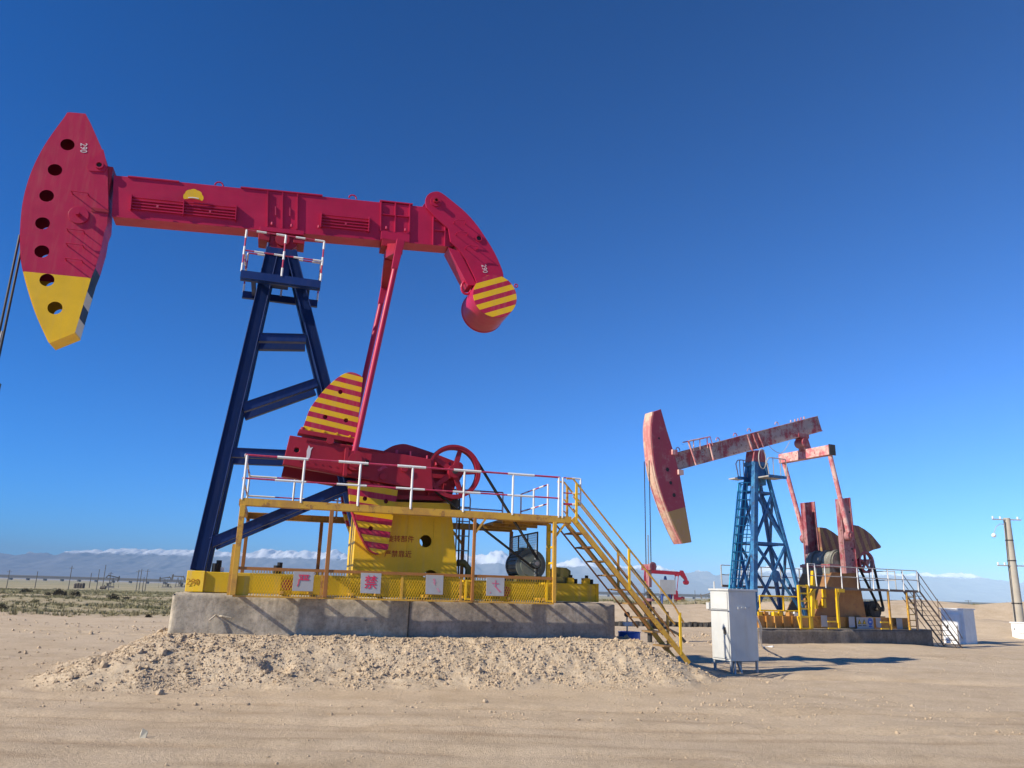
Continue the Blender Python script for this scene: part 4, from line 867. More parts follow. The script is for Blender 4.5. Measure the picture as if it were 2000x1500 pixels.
for s in (sl + 0.02, sm, sr + 0.5, se): leg('platform_leg', s, PF, -0.1, M_brownpaint)
part('leg_gusset', M_yelrust, plat, lambda b: b.box(sl - 0.1, sl - 0.052, PN - 0.04, PN + 0.03, ZB, ZB + 0.9))
for s, d in ((sr, 0.22), (se, 0.24)):
    part('knee_brace', M_yelrust, plat, lambda b: b.bar((s + 0.02, PN, ZD - 0.42), (s + d, PN, ZD - 0.14), 0.05, 0.04))
part('knee_brace', M_yelrust, plat, lambda b: b.bar((sr + 0.5, PF, ZD - 0.5), (sr + 0.2, PF, ZD - 0.14), 0.05, 0.05))
# outrigger brackets tying the legs to the skid (their shadows streak the concrete)
for s in (sl, sl + 0.85, sm - 0.25, sm + 0.5, sm + 1.0, sr - 0.9, sr - 0.1, sr + 0.75, se - 0.2):
    part('outrigger_bracket', M_yelrust, plat, lambda b: b.box(s - 0.03, s + 0.03, 0.76, PN, ZC + 0.02, ZC + 0.07), bevel=0.004)
for x0 in (912, 1070):
    a = A1(x0, 1145, PN)[0]
    part('bracket_frame', M_yel, plat, lambda b: b.box(a - 0.04, a, 0.8, PN, ZC + 0.34, ZC + 0.38).box(a - 0.04, a, PN - 0.04, PN + 0.01, ZC + 0.0, ZC + 0.379).box(a, a + 0.16, PN - 0.03, PN + 0.008, ZC + 0.345, ZC + 0.375).box(a, a + 0.16, PN - 0.03, PN + 0.008, ZC + 0.0, ZC + 0.03))
# vertical end ladder
for w in (1.08, PN - 0.0):
    if w < 1.2: part('ladder_stile', M_yel, plat, lambda b: b.box(se - 0.04, se + 0.04, w - 0.04, w + 0.04, ZC + 0.3, ZD - 0.14), bevel=0.005)
for z in np.arange(ZC + 0.45, ZD - 0.2, 0.32): part('ladder_rung', M_yel, plat, lambda b: b.box(se - 0.03, se + 0.03, 1.121, PN - 0.04, z - 0.02, z + 0.02))
# second thin ladder behind the wheel
a = A1(905, 1040, -0.2); 
for ds in (0.0, 0.3): part('ladder_stile', M_cabgrey, plat, lambda b: b.path([(a[0] + ds, -0.9, 2.1), (a[0] + ds, -0.9, ZD + 0.5), (a[0] + ds - 0.05, -0.9, ZD + 0.68), (a[0] + ds - 0.2, -0.9, ZD + 0.75)], 0.018, 6))
for z in np.arange(2.2, ZD + 0.4, 0.33): part('ladder_rung', M_cabgrey, plat, lambda b: b.tube((a[0], -0.9, z), (a[0] + 0.3, -0.9, z), 0.014, 6))
# --- railing
ZR = 4.01; ZM = 3.57; bands = [M_railred, M_white]
def post(s, w, z1=ZR, z0=ZD - 0.03): part('rail_post', M_white, plat, lambda b: b.tube((s, w, z0), (s, w, z1), 0.023, 8), smooth=True)
for w, tops in ((PN, [480, 594, 704, 806.5, 908, 1003, 1092]),):
    for x0 in tops: post(A1(x0, 915, w)[0], w)
    s0, s1 = A1(480, 888, w)[0], A1(1094, 931, w)[0]
    part('handrail', bands, plat, lambda b: banded(b, (s0, w, ZR), (s1, w, ZR), 0.024, 0.58, 0)); part('mid_rail', bands, plat, lambda b: banded(b, (s0, w, ZM), (s1, w, ZM), 0.02, 0.58, 0))
    post(s1 + 0.06, w)
nearL, nearR = s0, s1
for i in range(7): post(nearL + (nearR - 0.35 - nearL) * i / 6, PF)
part('handrail', bands, plat, lambda b: banded(b, (nearL, PF, ZR), (nearR - 0.35, PF, ZR), 0.022, 0.58, 1)); part('mid_rail', bands, plat, lambda b: banded(b, (nearL, PF, ZM), (nearR - 0.35, PF, ZM), 0.018, 0.58, 1))
part('handrail', bands, plat, lambda b: banded(b, (nearL, PF, ZR), (nearL, PN, ZR), 0.022, 0.58, 1)); part('mid_rail', bands, plat, lambda b: banded(b, (nearL, PF, ZM), (nearL, PN, ZM), 0.018, 0.58, 1))
# return rail at the stair end
q = nearR + 0.12
for z, nm in ((ZR - 0.01, 'handrail'), (ZM, 'mid_rail')): part(nm, bands, plat, lambda b: banded(b, (q, PF, z), (q, 0.35, z), 0.02, 0.3, 0))
for w in (PF, -0.65, 0.35): post(q, w)
gx = A1(1134, 940, PN)[0]
for z in (ZR - 0.0, ZM + 0.12, ZM - 0.1, ZD + 0.25): part('gate_rail', bands, plat, lambda b: banded(b, (nearR + 0.08, PN, z), (gx, PN, z), 0.016, 0.2, 0))
part('rail_post', M_white, plat, lambda b: b.tube((gx, PN, ZD + 0.25), (gx, PN, ZR), 0.02, 8))
# wire guard panel behind the motor
def guard(b, s0, w0, w1, z0, z1):
    for z in (z0, z1): b.bar((s0, w0, z), (s0, w1, z), 0.03, 0.03)
    for w in np.linspace(w0, w1, 4): b.bar((s0, w, z0), (s0, w, z1), 0.025, 0.025, up=(1, 0, 0))
part('guard_frame', M_dark, plat, lambda b: guard(b, dr_ - 0.25, -1.3, 0.75, ZD - 1.35, ZD - 0.3))
part('guard_wire', M_cabgrey, plat, lambda b: [b.bar((dr_ - 0.25, w, ZD - 1.35), (dr_ - 0.25, w, ZD - 0.3), 0.006, 0.006, up=(1, 0, 0)) for w in np.linspace(-1.3, 0.75, 40)] + [b.bar((dr_ - 0.25, -1.3, z), (dr_ - 0.25, 0.75, z), 0.006, 0.006) for z in np.linspace(ZD - 1.35, ZD - 0.3, 22)])['kind'] = 'stuff'
# --- expanded-metal guard along the skid
GZ0, GZ1 = ZC - 0.02, ZC + 0.43; WGd = PN - 0.02
gl, gr_ = sl, se
part('guard_rail', M_brownpaint, plat, lambda b: b.box(gl, gr_, WGd - 0.02, WGd + 0.035, GZ1, GZ1 + 0.055)); part('guard_rail', M_yelrust, plat, lambda b: b.box(gl, gr_, WGd - 0.02, WGd + 0.025, GZ0 - 0.03, GZ0 + 0.0))
mul = [A1(x0, 1140, WGd)[0] for x0 in (628, 785, 900)]
for s in mul: part('guard_mullion', M_yelrust, plat, lambda b: b.box(s - 0.022, s + 0.022, WGd - 0.02, WGd + 0.02, GZ0, GZ1))
part('guard_sheet', M_yelskid, plat, lambda b: b.box(gl + 0.05, A1(487, 1140, WGd)[0], WGd - 0.02, WGd - 0.012, GZ0 + 0.002, GZ1 - 0.11))
ml = A1(487, 1140, WGd)[0]
def diamond(b):
    pitch = 0.05; hh = GZ1 - GZ0; run = hh * 0.5; s = ml - run
    while s < gr_:
        for dr in (1, -1):
            a0, a1 = (s, s + run) if dr > 0 else (s + run, s)
            z0, z1 = GZ0, GZ1; x0_, x1_ = a0, a1
            lo, hi = ml, gr_
            t0, t1 = 0.0, 1.0
            for edge_, sgn in ((lo, 1), (hi, -1)):
                f0, f1 = (x0_ - edge_) * sgn, (x1_ - edge_) * sgn
                if f0 < 0 and f1 < 0: t0, t1 = 1, 0
                elif f0 < 0: t0 = max(t0, -f0 / (f1 - f0))
                elif f1 < 0: t1 = min(t1, f0 / (f0 - f1))
            if t1 - t0 > 0.02:
                p = (x0_ + (x1_ - x0_) * t0, WGd + 0.002 * dr, z0 + (z1 - z0) * t0); q_ = (x0_ + (x1_ - x0_) * t1, WGd + 0.002 * dr, z0 + (z1 - z0) * t1)
                b.bar(p, q_, 0.01, 0.0095)
        s += pitch
part('guard_mesh', M_yel, plat, diamond)['kind'] = 'stuff'
# --- stairs
st0 = A1(1108, 1013, 1.2); WA, WB = 0.95, 1.5
sb = A1(1340, 1289, WB); foot_s = sb[0]; foot_z = sb[1]
top_s = A1(1119, 1015, WB)[0]; stair = empty('stair', (0, 0, 0)); stair.parent = plat
P0 = Vector((top_s, 0, ZD - 0.03)); P1 = Vector((foot_s, 0, foot_z)); sd = (P1 - P0).normalized(); sup = Vector((-sd.z, 0, sd.x)); sup = -sup if sup.z < 0 else sup
ext = 0.1
def at_w(p, w): return (p.x, w, p.z)
for w in (WA, WB):
    part('stringer', M_yelrust, stair, lambda b: b.bar(at_w(P0, w), at_w(P1 + sd * ext, w), 0.035, 0.10), bevel=0.004)
    part('lower_chord', M_brownpaint, stair, lambda b: b.bar(at_w(P0 - sup * 0.20 - sd * 0.05, w), at_w(P1 - sup * 0.20 - sd * 1.0, w), 0.025, 0.03))
L_ = (P1 - P0).length; ns_ = 10
for i in range(1, ns_):
    p = P0 + sd * (L_ * i / ns_)
    part('stair_tread', M_tread, stair, lambda b: b.box(p.x - 0.24, p.x + 0.08, WA + 0.019, WB - 0.019, p.z - 0.03, p.z + 0.0))
for i in (2, 5, 7):
    for w in (WA, WB):
        p = P0 + sd * (L_ * i / ns_); part('truss_strut', M_brownpaint, stair, lambda b: b.bar(at_w(p - sup * 0.05, w), at_w(p - sup * 0.2 - sd * 0.16, w), 0.02, 0.02))
HR = 0.82
for w in (WA, WB):
    zt_ = Vector((0, 0, HR)); zm_ = Vector((0, 0, 0.45))
    pe1 = P1 - sd * 0.35
    part('stair_handrail', M_yelrust, stair, lambda b: b.path([at_w(P0 + zt_ + Vector((-0.15, 0, 0.0)), w), at_w(P0 + zt_, w), at_w(pe1 + zt_, w), at_w(pe1 + zt_ + Vector((0.2, 0, -0.33)), w)], 0.02, 8)); part('stair_mid_rail', M_yelrust, stair, lambda b: b.tube(at_w(P0 + zm_, w), at_w(pe1 + zm_, w), 0.016, 8))
    part('stair_low_rail', M_brownpaint, stair, lambda b: b.tube(at_w(P0 + Vector((0, 0, 0.2)), w), at_w(pe1 + Vector((0, 0, 0.2)), w), 0.013, 6))
    for t_ in (0.03, 0.5, 0.955):
        p = P0.lerp(P1, t_); part('stair_post', M_yel if w == WB else M_yelrust, stair, lambda b: b.box(p.x - 0.022, p.x + 0.022, w - 0.022, w + 0.022, p.z - 0.02, p.z + HR))
# --- warning boards hung on the guard, one character each
def board(px, py, w_, h_, chars, label, faded=False, tilt=0.0):
    e = empty('warning_board', F1.world(0, 0, 0), F1.th); a = A1(px, py, WGd + 0.045)
    part('panel', M_sign, e, lambda b: b.plate([(a[0] - w_ / 2 + tilt, a[1] - h_ / 2), (a[0] + w_ / 2, a[1] - h_ / 2 - tilt * .4), (a[0] + w_ / 2 - tilt * .2, a[1] + h_ / 2), (a[0] - w_ / 2, a[1] + h_ / 2)], WGd + 0.036, WGd + 0.045), bevel=0.003)
    if chars: text_part('painted_character', chars, h_ * 0.70, M_signred, e, (a[0], WGd + 0.049, a[1]), (1, 0, 0), (0, 0, 1), 0.002, 0.95, 0.0025)
    if faded:
        for pts in faded: part('faded_brush_stroke', M_signfade, e, lambda b: b.plate([(a[0] + x_ * w_, a[1] + z_ * h_) for x_, z_ in pts], WGd + 0.047, WGd + 0.049))
    tag(e, label, 'sign', 'white boards wired to the yellow guard'); return e
M_signfade = paint('faded_sign_red', (0.58, 0.16, 0.24), 0.6, 0.5, (0.55, 0.5, 0.52))
board(592.5, 1135.5, 0.37, 0.35, '严', 'white board with the red character 严, leftmost on the yellow guard')
board(724, 1139, 0.39, 0.37, '禁', 'white board with the red character 禁 below the yellow pedestal', tilt=0.015)
board(848.5, 1142, 0.35, 0.36, None, 'white board with a few faded red dashes below the lower pedestal hole', [[(-0.12, 0.3), (-0.02, 0.32), (0.08, 0.12), (0.02, 0.08)], [(-0.1, 0.15), (0.02, 0.12), (0.06, -0.02), (0.0, -0.02)], [(0.12, -0.18), (0.2, -0.16), (0.34, -0.34), (0.26, -0.38)]], tilt=0.012)
board(967.5, 1146, 0.37, 0.35, None, 'white board with a faded red cross stroke, rightmost on the yellow guard', [[(-0.2, 0.22), (0.2, 0.2), (0.2, 0.14), (-0.2, 0.16)], [(-0.02, 0.36), (0.04, 0.36), (0.04, 0.02), (-0.02, 0.02)], [(-0.1, 0.06), (0.0, 0.06), (0.34, -0.28), (0.24, -0.3)], [(-0.3, -0.36), (-0.24, -0.36), (-0.24, -0.28), (-0.3, -0.28)]])
for x0, y0 in ((561, 1142), (988, 1155)):
    a = A1(x0, y0, WGd - 0.04); e = empty('round_sign', F1.world(0, 0, 0), F1.th)
    part('backing', M_yel, e, lambda b: b.box(a[0] - 0.12, a[0] + 0.1, WGd - 0.06, WGd - 0.05, a[1] - 0.19, a[1] + 0.15)); part('red_disc', M_signred, e, lambda b: b.disc(a, 0.1, WGd - 0.049, WGd - 0.04, 20))
    tag(e, 'yellow plate with a red disc behind the guard, %s' % ('left of the leftmost white board' if x0 < 800 else 'right of the rightmost white board'), 'sign', 'red disc plates behind the guard')

# ================================================================== second pumping unit (older, rusty)
A2 = F2.inv
M_oldred = worn('faded_red_paint', (0.27, 0.032, 0.05), (0.36, 0.19, 0.185), (0.16, 0.06, 0.035), 0.6, 0.42)
M_oldbeam = worn('bleached_beam_paint', (0.30, 0.045, 0.055), (0.40, 0.33, 0.295), (0.17, 0.06, 0.045), 0.6, 0.42)
M_oldpink = worn('chalky_pink_paint', (0.50, 0.13, 0.15), (0.66, 0.46, 0.40), (0.34, 0.07, 0.07), 0.6, 0.42)
M_oldblue = worn('weathered_blue_paint', (0.016, 0.09, 0.23), (0.045, 0.21, 0.40), (0.03, 0.03, 0.05), 0.5, 0.3)
M_cyan = paint('cyan_ladder_paint', (0.05, 0.42, 0.62), 0.5, 0.15)
M_orange = worn('old_orange_paint', (0.40, 0.17, 0.028), (0.46, 0.24, 0.06), (0.16, 0.06, 0.03), 0.6, 0.35)
M_tan = worn('rusty_pedestal_paint', (0.24, 0.105, 0.03), (0.28, 0.14, 0.045), (0.17, 0.07, 0.035), 0.65, 0.35)
M_green = worn('grey_green_casting', (0.15, 0.14, 0.11), (0.30, 0.31, 0.25), (0.15, 0.08, 0.05), 0.5, 0.3)
M_greyrail = paint('pale_grey_rail', (0.42, 0.40, 0.37), 0.5, 0.4, (0.16, 0.10, 0.07), 0.25)
M_darkrail = paint('rusty_brown_rail', (0.17, 0.12, 0.09), 0.6, 0.4, (0.1, 0.05, 0.03), 0.25)
ZC2, ZS2 = 0.55, 1.02
fnd2 = empty('concrete_foundation', F2.world(0, 0, 0), F2.th); tag(fnd2, 'dark grey concrete foundation under the rusty pump jack on the right', 'foundation')
weld_block(rough_block(0.0, 10.1, -1.2, 1.2, -0.8, ZC2, 0.12, 0.05, 131), 'cast_block', M_conc2, fnd2)
part('capping', M_conc, fnd2, lambda b: b.box(0.02, 10.05, -1.18, 1.185, ZC2 - 0.012, ZC2 + 0.012))
u2 = empty('pumping_unit', F2.world(0, 0, 0), F2.th); tag(u2, 'old rusty pump jack with bleached red beam and blue lattice tower on the right', 'pump jack')
sk2 = part('skid', M_orange, u2, lambda b: [b.box(0.05, 9.0, w - 0.1, w + 0.1, ZC2 + 0.014, ZS2) for w in (-0.75, 0.75)] + [b.box(s, s + 0.2, -0.648, 0.648, ZC2 + 0.02, ZS2 - 0.03) for s in (0.1, 1.5, 3, 5, 7, 8.6)], bevel=0.01)
for x0 in (1481, 1496, 1513, 1530, 1548): 
    a = A2(x0, 1215, 0.86); part('skid_rib', M_orange, sk2, lambda b: b.box(a[0] - 0.03, a[0] + 0.03, 0.852, 0.93, ZC2 + 0.016, ZS2 - 0.01))
for x0, mt_ in ((1482, M_yel), (1494, M_orange), (1512, M_yel), (1522, M_yel), (1542, M_orange), (1552, M_white)):
    a = A2(x0, 1205, 0.7); part('anchor_clamp', mt_, u2, lambda b: b.box(a[0] - 0.1, a[0] + 0.1, 0.6, 0.8, ZS2, ZS2 + 0.14).tube((a[0], 0.7, ZS2 + 0.14), (a[0], 0.7, ZS2 + 0.22), 0.035, 8))
# --- lattice tower
tw = {'nl': (A2(1473, 1225, 0.65)[0], 0.65), 'nr': (A2(1572, 1190, 0.65)[0], 0.65)}
sA, sB = tw['nl'][0], tw['nr'][0]; tz = A2(1477, 905, 0.2)[1]; tA, tB = A2(1474, 905, 0.2)[0], A2(1492, 905, 0.2)[0]
bot = {(i, j): Vector(((sA, sB)[i], (0.65, -0.65)[j], ZS2)) for i in (0, 1) for j in (0, 1)}; top = {(i, j): Vector(((tA, tB)[i], (0.22, -0.22)[j], tz)) for i in (0, 1) for j in (0, 1)}
for k_ in bot: part('tower_leg', M_oldblue, u2, lambda b: b.bar(bot[k_], top[k_], 0.2 if k_ == (0, 0) else 0.13, 0.22 if k_ == (0, 0) else 0.14), bevel=0.008)
def tl(k_, t_): return bot[k_].lerp(top[k_], t_)
faces4 = (((0, 0), (1, 0)), ((0, 1), (1, 1)), ((0, 0), (0, 1)), ((1, 0), (1, 1)))
lev = (0.0, 0.46, 0.80)
for fa, fb in faces4:
    for i in range(2):
        t0, t1 = lev[i], lev[i + 1]
        if fa == (0, 1) and i == 1: continue
        part('tower_brace', M_oldblue, u2, lambda b: b.bar(tl(fa, t0), tl(fb, t1), 0.08, 0.10)); part('tower_brace', M_oldblue, u2, lambda b: b.bar(tl(fb, t0), tl(fa, t1), 0.075, 0.10))
        part('tower_strut', M_oldblue, u2, lambda b: b.bar(tl(fa, t1), tl(fb, t1), 0.07, 0.09))
    if fa == (0, 0) or fb == (1, 1):
        c_ = (tl(fa, 0.19) + tl(fb, 0.17)) / 2
c_ = (tl((0, 0), 0.25) + tl((1, 0), 0.25)) / 2; part('gusset_plate', M_oldblue, u2, lambda b: b.disc((c_.x, c_.z), 0.26, c_.y + 0.05, c_.y + 0.075, 8))
part('tower_head', M_oldblue, u2, lambda b: b.box(tA - 0.15, tB + 0.15, -0.3, 0.3, tz - 0.1, tz + 0.06).box(tA - 0.02, tB + 0.02, -0.24, 0.24, tz - 0.9, tz - 0.102))
bz = A2(1480, 880, 0.2); part('centre_bearing', M_oldred, u2, lambda b: b.plate([(tA - 0.12, tz + 0.062), (tB + 0.12, tz + 0.062), (tB + 0.02, bz[1] + 0.05), (tA - 0.02, bz[1] - 0.02)], -0.25, 0.25), bevel=0.01)
# caged ladder up the left side
la0, la1 = A2(1436, 1160, -0.6), A2(1461, 930, -0.35)
for off, mt_ in ((0.0, M_cyan), (0.34, M_oldblue)):
    part('ladder_stile', mt_, u2, lambda b: b.bar((la0[0] + off * 0.8, -0.62 + off, ZS2), (la1[0] + off * 0.8, -0.36 + off, la1[1]), 0.05, 0.06))
for i in range(18):
    t_ = i / 17; s_ = la0[0] + (la1[0] - la0[0]) * t_; w_ = -0.62 + 0.26 * t_; z_ = ZS2 + 0.3 + (la1[1] - ZS2 - 0.4) * t_
    part('ladder_rung', M_greyrail, u2, lambda b: b.tube((s_, w_, z_), (s_ + 0.27, w_ + 0.34, z_), 0.016, 6))
def cage(t_, a_):
    s_ = la0[0] + (la1[0] - la0[0]) * t_; w_ = -0.62 + 0.26 * t_; z_ = ZS2 + (la1[1] - ZS2) * t_
    return (s_ + 0.1 - 0.62 * math.sin(a_) - 0.1 * math.cos(a_), w_ + 0.17 - 0.34 * math.cos(a_), z_)
for i in range(14): part('ladder_hoop', M_cyan, u2, lambda b: b.path([cage(0.12 + i * 0.063, math.pi * j / 10) for j in range(11)], 0.022, 6))
for k_ in range(0, 11, 1): part('cage_strap', M_cyan, u2, lambda b: b.bar(cage(0.12, math.pi * k_ / 10), cage(0.94, math.pi * k_ / 10), 0.035, 0.02))
# little stages either side of the tower top with looped rails
zp = A2(1500, 932, 0.5)[1]
for s0, s1, w0, w1, px0 in ((A2(1428, 940, -0.6)[0], tA - 0.1, -0.75, -0.2, 0), (tA + 0.0, A2(1522, 935, 0.55)[0], 0.25, 0.95, 1)):
    part('stage_plate', M_greyrail, u2, lambda b: b.box(s0, s1, w0, w1, zp - 0.05, zp)); part('stage_edge', M_oldblue, u2, lambda b: b.box(s0, s1, w1, w1 + 0.03, zp - 0.09, zp + 0.03))
    part('stage_rail', M_greyrail, u2, lambda b: b.path([(s0 + 0.05, w1, zp), (s0 + 0.0, w1, zp + 0.3), (s0 - 0.06, w1, zp + 0.55), (s0 + 0.05, w1, zp + 0.72), (s0 + 0.25, w1, zp + 0.75), (s1, w1, zp + 0.75), (s1 + 0.05, w1, zp + 0.5), (s1, w1, zp)], 0.024, 6))
    for t_ in (0.3, 0.7): part('stage_post', M_greyrail, u2, lambda b: b.tube((s0 + (s1 - s0) * t_, w1, zp), (s0 + (s1 - s0) * t_, w1, zp + 0.75), 0.02, 6))
part('tower_hand_wheel', M_greyrail, u2, lambda b: b.path([(tA + 0.15 + 0.2 * math.cos(t_), 0.5, zp + 0.75 + 0.42 * math.sin(t_)) for t_ in [2 * math.pi * i / 16 for i in range(16)]], 0.022, 6, True))
# --- beam
B2 = 0.2; q4 = F2.poly([(1322, 919), (1607, 842), (1598, 812), (1313, 886)], B2)
wb2 = part('walking_beam', M_oldbeam, u2, lambda b: b.plate(q4, -B2 + 0.03, B2 - 0.03).plate([q4[0], q4[1], (q4[1][0], q4[1][1] + 0.04), (q4[0][0], q4[0][1] + 0.04)], -B2, B2).plate([q4[3], q4[2], (q4[2][0], q4[2][1] - 0.04), (q4[3][0], q4[3][1] - 0.04)], -B2, B2), bevel=0.008)
for x0, y0, x1, y1 in ((1459, 849, 1470, 881), (1470, 847, 1481, 877), (1480, 846, 1491, 874)):
    a, b_ = A2(x0, y0, B2), A2(x1, y1, B2); part('web_stiffener', M_oldpink, wb2, lambda b: b.bar((a[0], B2 - 0.0, a[1]), (b_[0], B2 - 0.0, b_[1]), 0.07, 0.04))
for x0, y0, x1, y1 in ((1346, 862, 1361, 908), (1387, 865, 1395, 899)):
    a, b_ = A2(x0, y0, B2 + 0.1), A2(x1, y1, B2 + 0.1); part('rail_bracket', M_oldpink, wb2, lambda b: b.bar((a[0], B2 + 0.06, a[1]), (b_[0], B2 + 0.06, b_[1]), 0.07, 0.05))
r0, r1 = A2(1346, 861, B2), A2(1387, 853, B2)
part('beam_handrail', M_oldpink, wb2, lambda b: b.path([(r0[0], B2, r0[1]), (r1[0], B2, r1[1]), (r1[0] + 0.12, B2, r1[1] - 0.35)], 0.025, 6)); part('beam_handrail', M_oldpink, wb2, lambda b: b.path([(r0[0], -B2, r0[1]), (r1[0], -B2, r1[1])], 0.025, 6))
for t_ in (0.2, 0.5, 0.85): part('beam_rail_post', M_oldpink, wb2, lambda b: b.tube((r0[0] + (r1[0] - r0[0]) * t_, B2, r0[1] + (r1[1] - r0[1]) * t_ - 0.45), (r0[0] + (r1[0] - r0[0]) * t_, B2, r0[1] + (r1[1] - r0[1]) * t_), 0.022, 6))
for x0, y0 in ((1324, 879), (1402, 860), (1436, 851), (1463, 842), (1517, 829)):
    a = A2(x0, y0, 0.0); part('lifting_eye', M_oldpink, wb2, lambda b: b.path([(a[0] + 0.1 * math.cos(t_), 0.0, a[1] - 0.02 + 0.13 * math.sin(t_)) for t_ in [math.pi * i / 8 for i in range(9)]], 0.02, 6))
for i, x0 in enumerate((1548, 1556, 1562, 1568, 1574)):
    a = A2(x0, 824 - i * 1.7, B2); part('beam_bolt', M_oldpink, wb2, lambda b: b.tube((a[0], 0.1, a[1]), (a[0], 0.1, a[1] + 0.1), 0.03, 6))
for txt, x0, y0, sz in (('8', 1373, 884, 0.36), ('0', 1383, 881.5, 0.36), ('3', 1393, 879, 0.36)):
    a = A2(x0, y0, B2); text_part('stencil_number', txt, sz, M_greyrail, wb2, (a[0], B2 - 0.026, a[1]), (1, 0, 0.28), (0, 0, 1), 0.002)
a = A2(1583, 832, B2); text_part('stencil_number', '00', 0.3, M_greyrail, wb2, (a[0], B2 - 0.026, a[1]), (1, 0, 0.28), (0, 0, 1), 0.002)
# cable sagging below the beam
part('slack_cable', M_greyrail, u2, lambda b: [b.path(dense([(A2(1500, 868, 0.2)[0], 0.2, A2(1500, 868, 0.2)[1]), (A2(1512, 880, 0.2)[0], 0.2, A2(1512, 880, 0.2)[1] + 0.0), (A2(1528, 884, 0.2)[0], 0.2, A2(1528, 884, 0.2)[1]), (A2(1543, 862, 0.2)[0], 0.2, A2(1543, 862, 0.2)[1])], 5), 0.015, 5)])
# --- head
H2 = 0.27
hd_left = dense([(1334, 1062), (1318, 1030), (1304, 996), (1290, 956), (1280, 916), (1274, 866), (1273, 830), (1277, 804)], 3)
hd_px = hd_left + [(1291, 799), (1302, 838), (1315, 880), (1328, 928), (1340, 995), (1351, 1059)]
hd = F2.poly(hd_px, H2); l0, l1 = A2(1305, 1000, H2), A2(1339, 990, H2); dv = Vector((l1[0] - l0[0], l1[1] - l0[1])).normalized(); nv2 = Vector((-dv.y, dv.x))
def two_tone_worn(name):
    mt, nt, bs = new_mat(name); v = coords(nt); tc = N(nt, 'ShaderNodeTexCoord'); d = N(nt, 'ShaderNodeVectorMath', operation='DOT_PRODUCT')
    L(nt, tc.outputs['Object'], d.inputs[0]); d.inputs[1].default_value = (nv2.x, 0, nv2.y)
    c = mix(nt, mathn(nt, 'GREATER_THAN', d.outputs['Value'], nv2.x * l0[0] + nv2.y * l0[1]), (0.36, 0.215, 0.075), (0.29, 0.03, 0.058))
    n2 = noise(nt, v, 2.5, 6, 0.75); n3 = noise(nt, coords(nt, (5, 5, 0.8)), 1, 5, 0.7)
    c = mix(nt, ramp(nt, n2, [(0.52, (0, 0, 0)), (0.7, (0.6,) * 3)]), c, (0.36, 0.20, 0.19)); c = mix(nt, ramp(nt, n3, [(0.55, (0, 0, 0)), (0.75, (0.5,) * 3)]), c, (0.22, 0.10, 0.06))
    L(nt, c, bs.inputs['Base Color']); bs.inputs['Roughness'].default_value = 0.6; return mt
M_arc = worn('bleached_arc_paint', (0.50, 0.17, 0.16), (0.62, 0.44, 0.31), (0.42, 0.20, 0.12), 0.6, 0.5)
M_head2 = two_tone_worn('old_horsehead_paint')
head2 = part('horse_head', M_head2, u2, lambda b: b.plate(hd, -H2, H2), bevel=0.01)
part('head_arc_face', M_arc, head2, lambda b: [b.plate([p, q_, (q_[0] - 0.05, q_[1]), (p[0] - 0.05, p[1])], -H2 + 0.02, H2 - 0.02) for p, q_ in zip(hd[:len(hd_left) - 1], hd[1:len(hd_left)])])
for x0, y0, r_ in ((1287, 856, 0.045), (1303.5, 917, 0.09), (1310, 943, 0.075), (1316.5, 967, 0.085)):
    a = A2(x0, y0, H2); part('head_hole', M_black, head2, lambda b: b.disc(a, r_, H2, H2 + 0.006, 6 if r_ > 0.05 else 12))
for x0, y0 in ((1313, 884), (1325, 923)):
    a = A2(x0, y0, 0.2); part('head_hinge', M_oldpink, u2, lambda b: b.box(a[0] - 0.1, a[0] + 0.14, 0.1, 0.36, a[1] - 0.1, a[1] + 0.1))
# --- hanging ropes, rod and wellhead
hx = min(p[0] for p in hd) - 0.07; zt2 = A2(1268, 900, 0.1)[1]; zc2 = A2(1281, 1108, 0.0)[1]
for w in (0.16, -0.16): part('bridle_rope', M_rope, u2, lambda b: b.tube((hx, w, zt2), (hx, w, zc2), 0.018, 6))
part('polished_rod', M_steel, u2, lambda b: b.tube((hx, 0, 0.6), (hx, 0, zc2 + 1.2), 0.022, 6))
part('carrier_bar', M_oldred, u2, lambda b: b.box(hx - 0.14, hx + 0.14, -0.28, 0.28, zc2 - 0.12, zc2 + 0.1).box(hx - 0.06, hx + 0.06, -0.1, 0.1, zc2 - 0.75, zc2 - 0.12).disc((hx - 0.02, zc2 + 0.02), 0.16, 0.282, 0.32, 14))
wh = empty('wellhead', F2.world(hx, 0, 0), F2.th); tag(wh, 'dark wellhead with stacked valves and flanges under the rusty horsehead ropes', 'wellhead'); wz0 = gzf(*F2.world(hx, 0, 0)[:2]) - 0.1
part('casing', M_dark, wh, lambda b: b.tube((0, 0, wz0), (0, 0, 1.9), 0.09, 12))
for z in (0.35, 0.6, 0.95, 1.2, 1.5, 1.75): part('flange', M_dark if z != 1.5 else M_oldred, wh, lambda b: b.tube((0, 0, z - 0.05), (0, 0, z + 0.05), 0.2 if z < 1.6 else 0.14, 14))
for z, d_ in ((0.75, 1), (1.35, -1)): part('side_valve', M_oldred, wh, lambda b: b.tube((0, 0, z), (0.5 * d_, 0.1, z), 0.06, 8).ball((0.3 * d_, 0.06, z), 0.11, 8)); 
for z, d_ in ((0.75, 1), (1.35, -1)): part('hand_wheel', M_dark, wh, lambda b: b.path([(0.3 * d_ + 0.12 * math.cos(t_), 0.25, z + 0.12 * math.sin(t_)) for t_ in [2 * math.pi * i / 12 for i in range(12)]], 0.015, 5, True))
